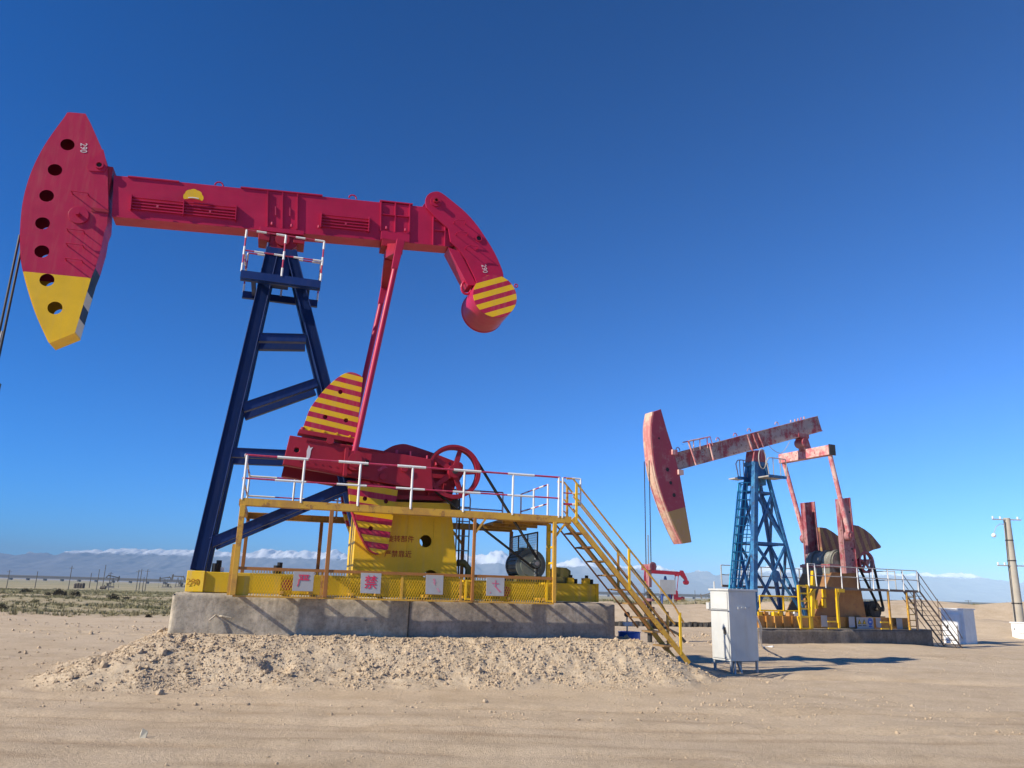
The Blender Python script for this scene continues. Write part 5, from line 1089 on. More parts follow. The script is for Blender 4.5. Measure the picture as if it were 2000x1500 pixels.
part('flow_pipe', M_dark, wh, lambda b: b.path([(0.1, 0, 0.5), (0.6, 0.2, 0.5), (1.0, 0.4, 0.3), (1.4, 0.5, wz0)], 0.05, 8), smooth=True); part('flow_pipe', M_bluebarrel, wh, lambda b: b.path([(0.0, 0, 0.4), (0.35, -0.1, 0.35), (0.5, -0.1, wz0)], 0.06, 8), smooth=True)
# --- equaliser, pitmans, cranks
E2 = 1.32; en = A2(1620, 880, E2); es2, ez2 = en[0], en[1]
part('equaliser', M_oldpink, u2, lambda b: b.box(es2 - 0.16, es2 + 0.16, -E2 - 0.15, E2 + 0.12, ez2 - 0.2, ez2 + 0.22), bevel=0.01); part('equaliser_end_cap', M_dark, u2, lambda b: b.box(es2 - 0.18, es2 + 0.18, E2 + 0.122, E2 + 0.17, ez2 - 0.22, ez2 + 0.24))
bb_ = A2(1568, 850, 0.1); part('equaliser_bearing', M_oldred, u2, lambda b: b.box(bb_[0] - 0.35, bb_[0] + 0.28, -0.2, 0.2, bb_[1] - 0.14, bb_[1] + 0.05).bar((bb_[0], 0, bb_[1] - 0.1), (es2, 0, ez2 + 0.2), 0.34, 0.42).disc((bb_[0], bb_[1] - 0.35), 0.2, -0.25, 0.25, 20), bevel=0.01)
K2 = 1.08; pw = A2(1657, 1047, K2 + 0.1)
cr2 = F2.poly([(1639, 974), (1660, 972), (1676, 1118), (1652, 1120)], K2); sec = F2.poly([(1662, 1025), (1667, 1025.5), (1676, 1027), (1688, 1034), (1701, 1044), (1711, 1056), (1720, 1067), (1719, 1070.5), (1705, 1074), (1690, 1081), (1678, 1088), (1671, 1094)], K2 - 0.1)
M_sec = striped('sector_weight_stripes', (0.31, 0.18, 0.07), (0.19, 0.07, 0.06), (0.93, 0, 0.36), 0.42, 0.1, 0.5, 0.6, 0.4, 0.42)
for sg in (1, -1):
    S = lambda v: v * sg
    ck2 = part('crank', M_oldred, u2, lambda b: b.plate(cr2, S(K2 - 0.06), S(K2)).bar((cr2[0][0] + 0.03, S(K2 - 0.1), cr2[0][1]), (cr2[3][0] + 0.03, S(K2 - 0.1), cr2[3][1]), 0.26, 0.06).bar((cr2[1][0] - 0.03, S(K2 - 0.1), cr2[1][1]), (cr2[2][0] - 0.03, S(K2 - 0.1), cr2[2][1]), 0.26, 0.06), bevel=0.006)
    part('crank_counterweight', M_sec, u2, lambda b: b.plate(sec, S(K2 - 0.34), S(K2 - 0.07)), bevel=0.01)
    part('pitman_arm', M_oldpink, u2, lambda b: b.tube((es2, S(E2), ez2 - 0.15), (pw[0], S(K2 + 0.14), pw[1]), 0.10, 12), smooth=True); part('wrist_bearing', M_oldred, u2, lambda b: b.disc((pw[0], pw[1]), 0.2, S(K2 + 0.002), S(K2 + 0.26), 20).disc((pw[0], pw[1]), 0.11, S(K2 + 0.26), S(K2 + 0.3), 14), bevel=0.012)
    for y_ in (1000, 1072, 1094): 
        a = A2(1659 + (y_ - 1000) * 0.07, y_, K2); part('crank_hole', M_black, ck2, lambda b: b.disc(a, 0.05, S(K2), S(K2 + 0.006), 12))
# --- gearbox, pedestal, wheel, motor
gc = A2(1668, 1100, K2); gc = (gc[0] - 0.3, gc[1])
part('gearbox', M_green, u2, lambda b: b.disc((gc[0] - 0.1, gc[1] + 0.0), 0.50, -0.75, 0.75, 36).box(gc[0] - 0.8, gc[0] + 0.9, -0.75, 0.75, gc[1] - 0.75, gc[1] - 0.05), smooth=True)
for w in (0.62, 0.1, -0.45): part('gearbox_rib', M_green, u2, lambda b: b.disc((gc[0] - 0.1, gc[1] + 0.0), 0.56, w - 0.07, w + 0.07, 36), smooth=True)
pdz = gc[1] - 0.55; part('gearbox_flange', M_oldred, u2, lambda b: b.box(gc[0] - 0.85, gc[0] + 0.95, -0.82, 0.82, gc[1] - 0.2, gc[1] - 0.08))
pl2 = F2.poly([(1590, 1206), (1692, 1206), (1676, 1118), (1624, 1118)], 0.8); pl2[0] = (pl2[0][0], ZS2); pl2[1] = (pl2[1][0], ZS2)
part('gearbox_pedestal', M_tan, u2, lambda b: b.plate(pl2, -0.8, 0.8), bevel=0.01); 
for x0, y0 in ((1588, 1180), (1604, 1158), (1604, 1178)): 
    a = A2(x0, y0, 0.75); part('pedestal_bracket', M_yel, u2, lambda b: b.box(a[0] - 0.06, a[0] + 0.06, 0.82, 0.95, a[1] - 0.18, a[1] + 0.18))
w2c = A2(1690, 1098, 0.93); wrr = 0.46
wh2 = part('belt_wheel', M_oldred, u2, lambda b: b.disc(w2c, wrr, 0.85, 1.02, 40, wrr - 0.08), smooth=True)
for i in range(5): a_ = R_(72 * i + 20); part('wheel_spoke', M_oldred, wh2, lambda b: b.bar((w2c[0], 0.93, w2c[1]), (w2c[0] + (wrr - 0.04) * math.cos(a_), 0.93, w2c[1] + (wrr - 0.04) * math.sin(a_)), 0.08, 0.08))
part('wheel_hub', M_oldred, wh2, lambda b: b.disc(w2c, 0.12, 0.6, 1.06, 16))
m2c = A2(1722, 1190, 0.93)
def belt2(b):
    dx, dz = m2c[0] - w2c[0], m2c[1] - w2c[1]; ln = math.hypot(dx, dz); base = math.atan2(dz, dx); off = math.acos((wrr - 0.1) / ln)
    for sg in (1, -1):
        a_ = base + sg * off; b.bar((w2c[0] + (wrr + .01) * math.cos(a_), 0.93, w2c[1] + (wrr + .01) * math.sin(a_)), (m2c[0] + 0.11 * math.cos(a_), 0.93, m2c[1] + 0.11 * math.sin(a_)), 0.12, 0.03)
part('drive_belt', M_black, u2, belt2)
mm2 = A2(1700, 1191, 0.5); part('motor', M_dark, u2, lambda b: b.disc((m2c[0], m2c[1] - 0.05), 0.36, -0.5, 0.62, 28).disc((m2c[0], m2c[1] - 0.05), 0.39, 0.45, 0.56, 28).disc((m2c[0], m2c[1]), 0.1, 0.62, 1.0, 14), smooth=True); part('motor_bed', M_orange, u2, lambda b: b.box(m2c[0] - 0.5, m2c[0] + 0.6, -0.5, 0.6, ZS2, m2c[1] - 0.3))
# --- its service platform
PN2, PF2 = 1.5, -1.9; ZD2, ZR2, ZM2 = 2.2, 3.02, 2.62
pl_ = empty('service_platform', F2.world(0, 0, 0), F2.th); tag(pl_, 'grey railed service platform with ladders and steep stairs around the rusty pump jack', 'platform')
s0 = A2(1577, 1103, PN2)[0]; s1 = A2(1790, 1116, PN2)[0]
part('deck_beam', M_darkrail, pl_, lambda b: b.box(s0, s1, PN2 - 0.05, PN2, ZD2 - 0.1, ZD2)); part('deck_beam', M_darkrail, pl_, lambda b: b.box(s0 - 1.5, s1, PF2, PF2 + 0.05, ZD2 - 0.1, ZD2)); part('deck_plate', M_tread, pl_, lambda b: b.box(s1 - 1.0, s1, PF2 + 0.06, PN2 - 0.06, ZD2 - 0.06, ZD2 - 0.03))
part('deck_plate', M_tread, pl_, lambda b: b.box(s0 + 0.1, s1 - 1.02, PN2 - 0.45, PN2 - 0.06, ZD2 - 0.06, ZD2 - 0.03))
for w, sa in ((PN2, s0), (PF2, s0 - 1.5)):
    for z, nm in ((ZR2, 'handrail'), (ZM2, 'mid_rail')): part(nm, M_greyrail, pl_, lambda b: b.tube((sa, w, z), (s1, w, z), 0.02, 6))
    for i in range(8): s_ = sa + (s1 - sa) * i / 7; part('rail_post', M_white if w > 0 else M_greyrail, pl_, lambda b: b.tube((s_, w, ZD2 - 0.05), (s_, w, ZR2), 0.027, 6))
for z, nm in ((ZR2, 'handrail'), (ZM2, 'mid_rail')): part(nm, M_greyrail, pl_, lambda b: b.tube((s1, PF2, z), (s1, 0.4, z), 0.02, 6))
for w in (PF2 * 0.5, 0.4): part('rail_post', M_greyrail, pl_, lambda b: b.tube((s1, w, ZD2), (s1, w, ZR2), 0.022, 6))
part('gate_frame', M_white, pl_, lambda b: b.path([(s0, PN2 + 0.01, ZD2), (s0, PN2 + 0.01, ZR2 + 0.06), (s0 + 0.36, PN2 + 0.01, ZR2 + 0.06), (s0 + 0.42, PN2 + 0.01, ZD2)], 0.03, 6))
for x0 in (1735, 1771, 1786): a = A2(x0, 1160, PN2)[0]; part('platform_leg', M_darkrail if x0 > 1780 else M_yelrust, pl_, lambda b: b.box(a - 0.035, a + 0.035, PN2 - 0.05, PN2 + 0.02, ZC2, ZD2 - 0.1))
for s_ in (s0, s0 + 3, s1 - 0.3): part('platform_leg', M_darkrail, pl_, lambda b: b.box(s_ - 0.035, s_ + 0.035, PF2, PF2 + 0.07, -0.3, ZD2 - 0.1))
# bright yellow front ladder
lx0, lx1 = A2(1561, 1180, PN2)[0], A2(1579, 1180, PN2)[0]
for s_ in (lx0, lx1): part('ladder_stile', M_yel, pl_, lambda b: b.box(s_ - 0.045, s_ + 0.045, PN2 - 0.03, PN2 + 0.05, ZC2 + 0.05, ZD2 + 0.02))
for z in np.linspace(ZC2 + 0.48, ZD2, 5): part('ladder_rung', M_yel, pl_, lambda b: b.box(lx0, lx1, PN2 - 0.02, PN2 + 0.04, z - 0.03, z + 0.03))
part('ladder_foot_frame', M_yel, pl_, lambda b: b.bar((lx0 - 0.12, PN2, ZC2 + 0.46), (lx1 + 0.1, PN2, ZC2 + 0.46), 0.06, 0.06).bar((lx0 - 0.12, PN2, ZC2 + 0.46), (lx0, PN2, ZC2 + 0.03), 0.06, 0.06).bar((lx0, PN2, ZC2 + 0.03), (lx1 + 0.1, PN2, ZC2 + 0.03), 0.06, 0.06).bar((lx1 + 0.1, PN2, ZC2 + 0.03), (lx1 + 0.1, PN2, ZC2 + 0.46), 0.06, 0.12))
part('knee_brace', M_yel, pl_, lambda b: b.bar((lx1, PN2 - 0.05, ZD2 - 0.45), (lx1 + 0.6, PN2 - 0.05, ZD2), 0.07, 0.09).bar((lx1, PN2 - 0.05, ZD2), (lx1 + 0.6, PN2 - 0.05, ZD2), 0.07, 0.09))
a = A2(1586, 1130, 1.0); part('yellow_strut', M_yel, pl_, lambda b: b.bar((a[0] + 0.1, 1.0, a[1] + 0.3), (a[0] - 0.15, 1.0, ZS2), 0.12, 0.16))
a = A2(1636, 1190, PN2)[0]; part('cantilever_bracket', M_yel, pl_, lambda b: b.box(a - 0.05, a + 0.05, PN2 - 0.04, PN2 + 0.04, ZC2 + 0.05, ZD2 - 0.06).box(a + 0.051, a + 0.42, PN2 - 0.04, PN2 + 0.06, ZD2 - 0.2, ZD2 - 0.06).bar((a + 0.03, PN2 - 0.03, ZD2 - 0.55), (a + 0.2, PN2 - 0.03, ZD2 - 0.2), 0.05, 0.05))
for x0 in (1624, 1727): 
    a = A2(x0, 1220, PN2)[0]
    for z in (ZC2 + 0.04, ZC2 + 0.3): part('outrigger_bar', M_yel, pl_, lambda b: b.box(a - 0.2, a + 0.25, PN2 - 0.03, PN2 + 0.02, z - 0.025, z + 0.025))
# low yellow guard frames left of the ladder
for xa, xb in ((1483, 1528), (1530, 1560)):
    a, b_ = A2(xa, 1160, 1.0), A2(xb, 1160, 1.0); part('guard_frame', M_yel, pl_, lambda b: b.path([(a[0], 1.0, ZS2 + 0.2), (a[0], 1.0, ZS2 + 0.75), (b_[0], 1.0, ZS2 + 0.75), (b_[0], 1.0, ZS2 + 0.2)], 0.035, 6, True))
# end ladder and stairs
for x0 in (1773, 1788):
    pass
a = A2(1780, 1190, PN2)[0]
for z in np.linspace(ZC2 + 0.15, ZD2 - 0.3, 6): part('ladder_rung', M_yelrust, pl_, lambda b: b.box(A2(1772, 1190, PN2)[0], A2(1786, 1190, PN2)[0], PN2 - 0.04, PN2, z - 0.02, z + 0.02))
fs_, fz_ = A2(1882, 1270, PN2); T0 = Vector((s1 + 0.05, 0, ZD2 - 0.03)); T1 = Vector((fs_, 0, fz_)); sd2 = (T1 - T0).normalized(); st2 = empty('stair', (0, 0, 0)); st2.parent = pl_
for w in (0.7, PN2):
    part('stringer', M_darkrail, st2, lambda b: b.bar(at_w(T0, w), at_w(T1, w), 0.03, 0.07)); part('stair_handrail', M_darkrail, st2, lambda b: b.path([at_w(T0 + Vector((0, 0, 0.8)), w), at_w(T1 + Vector((-0.3, 0, 0.95)), w), at_w(T1 + Vector((0.0, 0, 0.5)), w)], 0.018, 6)); part('stair_mid_rail', M_darkrail, st2, lambda b: b.tube(at_w(T0 + Vector((0, 0, 0.42)), w), at_w(T1 + Vector((-0.3, 0, 0.6)), w), 0.014, 6))
    for t_ in (0.02, 0.45, 0.9): p = T0.lerp(T1, t_); part('stair_post', M_darkrail, st2, lambda b: b.tube((p.x, w, p.z), (p.x, w, p.z + 0.8), 0.018, 6))
    part('lower_chord', M_darkrail, st2, lambda b: b.bar(at_w(T0 - Vector((0.1, 0, 0.28)), w), at_w(T1 - Vector((0.35, 0, 0.0)), w), 0.02, 0.025))
for i in range(1, 12): p = T0.lerp(T1, i / 12); part('stair_tread', M_darkrail, st2, lambda b: b.box(p.x - 0.1, p.x + 0.1, 0.72, PN2 - 0.02, p.z - 0.02, p.z))
# --- small notices on its skid
def notice(px, py, w_, h_, label, fn=None, mat=None):
    e = empty('notice_plate', F2.world(0, 0, 0), F2.th); a = A2(px, py, 1.0); part('panel', mat or M_sign, e, lambda b: b.box(a[0] - w_ / 2, a[0] + w_ / 2, 0.985, 1.0, a[1] - h_ / 2, a[1] + h_ / 2))
    part('hanger', M_darkrail, e, lambda b: b.box(a[0] - 0.01, a[0] + 0.01, 0.86, 0.984, a[1] + h_ / 2 - 0.05, a[1] + h_ / 2 - 0.03))
    if fn: fn(e, a)
    tag(e, label, 'sign', 'notices on the skid of the rusty pump jack')
def sym(e, a):
    for dx in (-0.34, -0.06):
        tri_ = [(a[0] + dx - 0.12, a[1] - 0.05), (a[0] + dx + 0.12, a[1] - 0.05), (a[0] + dx, a[1] + 0.16)]; part('warning_triangle', M_olive, e, lambda b: b.plate(tri_, 1.0, 1.006)); 
        tin = [(a[0] + dx - 0.075, a[1] - 0.025), (a[0] + dx + 0.075, a[1] - 0.025), (a[0] + dx, a[1] + 0.105)]; part('triangle_fill', M_yelskid, e, lambda b: b.plate(tin, 1.006, 1.009)); part('caption_bar', M_dark, e, lambda b: b.box(a[0] + dx - 0.11, a[0] + dx + 0.11, 1.0, 1.006, a[1] - 0.12, a[1] - 0.09))
    part('blue_disc', M_bluebarrel, e, lambda b: b.disc((a[0] + 0.3, a[1] + 0.06), 0.15, 1.0, 1.006, 20)); part('helmet_symbol', M_white, e, lambda b: b.box(a[0] + 0.24, a[0] + 0.36, 1.006, 1.009, a[1] + 0.03, a[1] + 0.07)); part('caption_bar', M_bluebarrel, e, lambda b: b.box(a[0] + 0.2, a[0] + 0.4, 1.0, 1.006, a[1] - 0.16, a[1] - 0.1))
notice(1610, 1213, 0.34, 0.44, 'pale blank notice plate right of the bright yellow ladder'); notice(1664, 1215, 0.34, 0.42, 'pale blank notice plate just left of the symbols plate'); notice(1690, 1217, 1.0, 0.46, 'white notice with two triangles and a blue disc on the rusty skid', sym); notice(1716, 1216, 0.3, 0.4, 'pale blank notice plate just right of the symbols plate'); notice(1757, 1218, 0.36, 0.44, 'pale blank notice plate at the right end of the rusty skid')

# ================================================================== things between and beyond
# --- grey cabinet by the stairs
cL, cM, cRt = on_ground(1390, 1297), on_ground(1425, 1308), on_ground(1477, 1302)
yaw = R_(28)
cx, cy_ = 5.5, 19.4
cab = empty('control_cabinet', (cx, cy_, gzf(cx, cy_)), yaw)
tag(cab, 'tall grey white electrical cabinet on legs at the foot of the yellow stairs', 'cabinet')
cwid, cdep, chh_, lg = 0.88, 0.62, 1.58, 0.26
Bx = lambda name, x0, x1, y0, y1, z0, z1, mt_, par, bev=0.0: part2(name, mt_, par, lambda b: b.box(x0, x1, y0, y1, z0, z1), bev)
def part2(name, mats, parent, fn, bevel=0.0, smooth=False):
    mb = MB(False); fn(mb); return mb.make(name, mats, parent, bevel=bevel, smooth=smooth)
Bx('body', -cwid / 2, cwid / 2, -cdep / 2, cdep / 2, lg, lg + chh_, M_cab, cab, 0.008)
Bx('roof', -cwid / 2 - 0.03, cwid / 2 + 0.03, -cdep / 2 - 0.03, cdep / 2 + 0.03, lg + chh_ + 0.002, lg + chh_ + 0.05, M_cab, cab, 0.006)
for sx in (-1, 1):
    for sy in (-1, 1): Bx('leg', sx * (cwid / 2 - 0.04) - 0.025, sx * (cwid / 2 - 0.04) + 0.025, sy * (cdep / 2 - 0.04) - 0.025, sy * (cdep / 2 - 0.04) + 0.025, -0.12, lg - 0.002, M_cabgrey, cab)
for i in range(4): Bx('vent', -0.16 + i * 0.12, -0.08 + i * 0.12, -cdep / 2 - 0.012, -cdep / 2 - 0.001, lg + 1.17, lg + 1.22, M_cab, cab)
dr = Bx('door', -cwid / 2 - 0.02, -cwid / 2 - 0.001, -cdep / 2 + 0.03, cdep / 2 - 0.03, lg + 0.05, lg + chh_ - 0.45, M_cab, cab, 0.004); Bx('handle', -cwid / 2 - 0.06, -cwid / 2 - 0.021, -0.2, -0.16, lg + 0.6, lg + 0.75, M_dark, dr)
Bx('door', -cwid / 2 - 0.02, -cwid / 2 - 0.001, -cdep / 2 + 0.03, cdep / 2 - 0.03, lg + chh_ - 0.42, lg + chh_ - 0.03, M_cab, cab, 0.004)
part2('strap', M_steel, cab, lambda b: b.path([(-cwid / 2 - 0.03, -cdep / 2 - 0.01, lg + 1.13), (-cwid / 2 - 0.03, cdep / 2 + 0.05, lg + 1.13)], 0.012, 6)); Bx('side_box', -cwid / 2 - 0.05, -cwid / 2 + 0.12, cdep / 2 + 0.001, cdep / 2 + 0.1, lg + 1.15, lg + 1.3, M_cab, cab)
part2('conduit', M_cab, cab, lambda b: b.tube((-0.25, cdep / 2 + 0.05, lg + 1.2), (-0.25, cdep / 2 + 0.05, lg + chh_ + 0.22), 0.02, 8)); part2('conduit', M_steel, cab, lambda b: b.path([(-0.15, -0.1, lg), (-0.15, -0.12, -0.1)], 0.035, 8)); part2('conduit', M_steel, cab, lambda b: b.path([(-0.05, -0.1, lg), (0.0, -0.2, -0.1)], 0.035, 8)); part2('prop', M_steel, cab, lambda b: b.bar((-0.3, -0.28, lg), (-0.42, -0.4, -0.1), 0.03, 0.03))
# --- white hose dropping from behind the cabinet
hp = [at_depth(1475, 1200, 21.5), at_depth(1486, 1225, 22.5), at_depth(1485, 1245, 23.5)]; g_ = on_ground(1490, 1266); hp += [(g_[0], g_[1], gzf(g_[0], g_[1]) + 0.03)]; g_ = on_ground(1510, 1266); hp += [(g_[0], g_[1], gzf(g_[0], g_[1]) + 0.03)]
mb = MB(False); mb.path(dense([tuple(float(c) for c in p) for p in hp], 4), 0.03, 8); tag(mb.make('hose', M_white, None, smooth=True), 'pale hose hanging from the grey cabinet down to the ground', 'hose')
# --- blue barrel with a small gauge, end of the foundation
bx_, by_, _ = at_depth(1229, 1245, 18.6); bzz = gzf(bx_, by_)
bz0 = float(at_depth(1229, 1249, 18.6)[2]); bar_ = empty('blue_drum', (bx_, by_, min(bz0, bzz + 0.5)), 0.3)
part2('body', M_bluebarrel, bar_, lambda b: b.tube((0, 0, -0.35), (0, 0, 0.16), 0.25, 24), 0.01, True); part2('rim', M_bluebarrel, bar_, lambda b: b.path([(0.25 * math.cos(a), 0.25 * math.sin(a), 0.16) for a in [2 * math.pi * i / 20 for i in range(20)]], 0.014, 6, True))
part2('neck', M_steel, bar_, lambda b: b.tube((-0.05, 0, 0.16), (-0.05, 0, 0.5), 0.02, 8)); part2('clamp', M_white, bar_, lambda b: b.box(-0.14, 0.06, -0.05, 0.05, 0.3, 0.38)); part2('gauge', M_dark, bar_, lambda b: b.tube((-0.05, -0.03, 0.55), (-0.05, 0.03, 0.55), 0.06, 14))
tag(bar_, 'small blue drum with a round gauge beside the right end of the near foundation', 'drum')
# --- white kiosks on the right
def kiosk(name, px0, px1, pyb, pyt, depth, yaw_, label, split=0.62, dep=1.4):
    a = at_depth(px0, pyb, depth); b_ = at_depth(px1, pyb, depth); t_ = at_depth(px0, pyt, depth); W = b_[0] - a[0]; Hh = t_[2] - a[2]
    e = empty(name, ((a[0] + b_[0]) / 2, a[1], float(a[2])), yaw_)
    Bx('body', -W * 0.42, W * 0.42, -dep / 2, dep / 2, -0.3, Hh, M_white, e, 0.01); Bx('roof', -W * 0.45, W * 0.45, -dep / 2 - 0.05, dep / 2 + 0.05, Hh + 0.002, Hh + 0.06, M_white, e)
    d_ = Bx('door', -W * 0.425 - 0.03, -W * 0.421, -dep * 0.35, dep * 0.35, 0.05, Hh * 0.85, M_white, e, 0.005); Bx('handle', -W * 0.425 - 0.07, -W * 0.425 - 0.031, dep * 0.2, dep * 0.25, Hh * 0.4, Hh * 0.5, M_dark, d_)
    tag(e, label, 'kiosk'); return e
kiosk('equipment_kiosk', 1852, 1900, 1250, 1190, 40.0, R_(33), 'white box kiosk beside the stairs of the rusty pump jack', dep=1.1)
kiosk('transformer_box', 1983, 2030, 1238, 1217, 44.0, R_(15), 'low white box at the foot of the leaning concrete pole', dep=0.9)
# --- leaning-looking concrete pole with a lamp
pb = on_ground(1992, 1233); D_p = 47.0; base = at_depth(1993, 1236, D_p); topp = at_depth(1966, 1012, D_p); hgt = topp[2] - base[2]
pole = empty('lamp_pole', (base[0], base[1], float(base[2])), 0)
tag(pole, 'tall grey concrete pole with a curved lamp arm at the right edge', 'pole')
dxp = float(topp[0] - base[0])
part2('shaft', M_wood, pole, lambda b: b.tube((0, 0, -0.6), (dxp, 0, hgt), 0.30, 16, 0.19), smooth=True)
for z in (0.985, 0.575): part2('crossarm', M_cabgrey, pole, lambda b: b.bar((dxp * z - 0.95, -0.1, hgt * z), (dxp * z + 0.8, -0.1, hgt * z), 0.07, 0.07))
for z, xs_ in ((0.985, (-0.9, -0.45, 0.6)), (0.575, (-0.9, -0.5, 0.7))):
    for x_ in xs_: part2('insulator', M_white, pole, lambda b: b.tube((dxp * z + x_, -0.1, hgt * z + 0.03), (dxp * z + x_, -0.1, hgt * z + 0.18), 0.05, 8))
part2('lamp_arm', M_cabgrey, pole, lambda b: b.path([(dxp * 0.93 - 0.2, -0.1, hgt * 0.94), (dxp * 0.93 - 0.5, -0.1, hgt * 0.945), (dxp * 0.93 - 0.75, -0.1, hgt * 0.92), (dxp * 0.93 - 0.95, -0.1, hgt * 0.86)], 0.022, 6)); part2('lamp_head', M_white, pole, lambda b: b.ball((dxp * 0.93 - 0.97, -0.1, hgt * 0.84), 0.13, 10), smooth=True)
part2('cable', M_dark, pole, lambda b: b.path([(dxp - 0.24, -0.15, hgt * 0.97), (dxp * 0.6 - 0.33, -0.15, hgt * 0.6), (-0.32, -0.15, 0)], 0.025, 6))
for z in (0.8, 0.62, 0.25): part2('pole_band', M_dark, pole, lambda b: b.tube((dxp * z, 0, hgt * z - 0.03), (dxp * z, 0, hgt * z + 0.03), 0.30 - 0.11 * z + 0.012, 16))
# --- sign board in front of the far red unit
sbp = at_depth(1288, 1160, 62.0); sbt = at_depth(1320, 1133, 62.0)
sg_ = empty('notice_board', (float(sbp[0] + sbt[0]) / 2, 62.0, gzf(float(sbp[0]), 62.0)), R_(10)); wz = float(sbp[2]) - sg_.location.z; hz_ = float(sbt[2] - sbp[2]); ww = float(sbt[0] - sbp[0])
part2('panel', M_cabgrey, sg_, lambda b: b.box(-ww / 2, ww / 2, -0.04, 0.04, wz, wz + hz_), 0.005)
for x_ in (-0.35, 0.35): part2('leg', paint('blue_post', (0.05, 0.12, 0.4), 0.5) if x_ < 0 else M_cabgrey, sg_, lambda b: b.tube((x_ * ww, 0.07, -0.2), (x_ * ww, 0.07, wz + hz_ * 0.9), 0.05, 8))
tag(sg_, 'grey rectangular board on posts in front of the far red pump jack', 'board')
# --- simple small pump jacks for the distance, each with its parts
def far_unit(loc, yaw_, sc, tilt, cols, label, dark=False, drumtail=True):
    red, yel, blu, gry = cols; e = empty('pumping_unit', loc, yaw_); e.scale = (sc, sc, sc)
    P = lambda nm, mt_, fn: part2(nm, mt_, e, fn)
    P('foundation', M_conc, lambda b: b.box(-0.4, 7.6, -1, 1, -0.6, 0.4)); P('skid', yel, lambda b: b.box(-0.2, 7.4, -0.7, 0.7, 0.4, 0.75))
    piv = Vector((1.2, 0, 7.4)); ca, sa = math.cos(tilt), math.sin(tilt)
    T = lambda x_, z_: (piv.x + x_ * ca - z_ * sa, piv.z + x_ * sa + z_ * ca)
    mbp = lambda pts, w: (lambda b: b.plate([T(*p) for p in pts], -w, w))
    for y_ in (-0.6, 0.6):
        for x_ in (0.0, 2.6): P('tower_leg', blu, lambda b: b.bar((x_, y_, 0.75), (piv.x, y_ * 0.3, 7.2), 0.22, 0.22))
    P('tower_brace', blu, lambda b: b.bar((0.5, -0.4, 3.5), (2.0, -0.4, 3.7), 0.15, 0.15))
    P('walking_beam', red, mbp([(-3.4, 0.15), (3.6, 0.15), (3.6, 0.9), (-3.4, 0.9)], 0.2))
    P('horse_head', red, mbp([(-3.4, 2.0), (-3.9, 2.0), (-4.5, 0.9), (-4.6, -0.6), (-4.4, -1.6), (-3.35, -1.4)], 0.25)); P('horse_head_tip', yel, mbp([(-4.4, -1.6), (-3.35, -1.4), (-3.6, -2.6), (-4.0, -2.8)], 0.251))
    if drumtail:
        P('tail_arm', red, mbp([(3.3, 1.2), (3.9, 1.2), (4.9, -0.6), (4.4, -0.8), (3.3, 0.2)], 0.27)); c_ = T(4.6, -1.2); P('counterweight_drum', red, lambda b: b.disc(c_, 0.5, -0.5, 0.5, 20))
    tp = T(2.6, 0.1); cc = (4.1, 2.6); wr_ = (3.2, 3.3)
    for y_ in (-0.95, 0.95):
        P('pitman_arm', red, lambda b: b.tube((tp[0], y_, tp[1]), (wr_[0], y_, wr_[1]), 0.08, 8)); P('crank', red, lambda b: b.plate([(2.4, 2.5), (4.6, 2.1), (4.7, 2.8), (2.5, 3.2)], y_ - 0.1, y_ + 0.1))
        P('crank_counterweight', red, lambda b: b.plate([(2.5, 3.1), (3.6, 3.0), (3.5, 4.2), (3.1, 4.3)], y_ - 0.15, y_ + 0.15)); P('crank_counterweight', yel, lambda b: b.plate([(3.4, 2.4), (4.3, 2.3), (4.2, 1.2), (3.8, 1.1)], y_ - 0.15, y_ + 0.15))
    P('equaliser', red, lambda b: b.box(tp[0] - 0.15, tp[0] + 0.15, -1.05, 1.05, tp[1] - 0.15, tp[1] + 0.15)); P('gearbox', red, lambda b: b.box(3.3, 5.2, -0.5, 0.5, 2.0, 3.0)); P('pedestal', yel, lambda b: b.box(3.3, 5.0, -0.6, 0.6, 0.75, 2.0)); P('belt_wheel', red, lambda b: b.disc((5.1, 2.6), 0.5, 0.6, 0.75, 20, 0.38)); P('motor', gry, lambda b: b.disc((6.4, 1.15), 0.35, -0.4, 0.4, 16))
    hx = T(-4.62, -0.6); P('bridle_rope', M_rope, lambda b: b.tube((hx[0], 0, hx[1]), (hx[0], 0, 0.2), 0.05, 6)); P('wellhead', red, lambda b: b.tube((hx[0], 0, -0.5), (hx[0], 0, 1.2), 0.15, 8))
    tag(e, label, 'pump jack'); return e
near_cols = (M_red, M_yel, M_blue, M_motor); far_cols = (M_farpole, M_farpole, M_farpole, M_farpole)
p3 = on_ground(1326, 1197, -0.4)
def at_px(px, py, D): q = at_depth(px, py, D); return (float(q[0]), float(q[1]), float(q[2]))
far_unit(at_px(1290, 1194, 128.0), R_(8), 0.76, R_(-2), (M_red2, M_yelskid, M_blue, M_motor), 'small red pump jack with hanging drum seen behind the grey board')
far_unit(at_px(222, 1147, 430.0), R_(200), 0.70, R_(12), far_cols, 'tiny dark pump jack nodding down, nearest left of the foundation among far ones')
far_unit(at_px(317, 1147, 430.0), R_(15), 0.62, R_(10), far_cols, 'tiny dark pump jack with raised tail just left of the yellow skid end')
far_unit(at_px(342, 1147, 430.0), R_(10), 0.72, R_(-2), far_cols, 'tiny dark pump jack with level beam touching the yellow skid end')
far_unit(at_px(1376, 1180, 420.0), R_(-20), 0.62, R_(14), far_cols, 'tiny grey pump jack far off left of the grey cabinet')
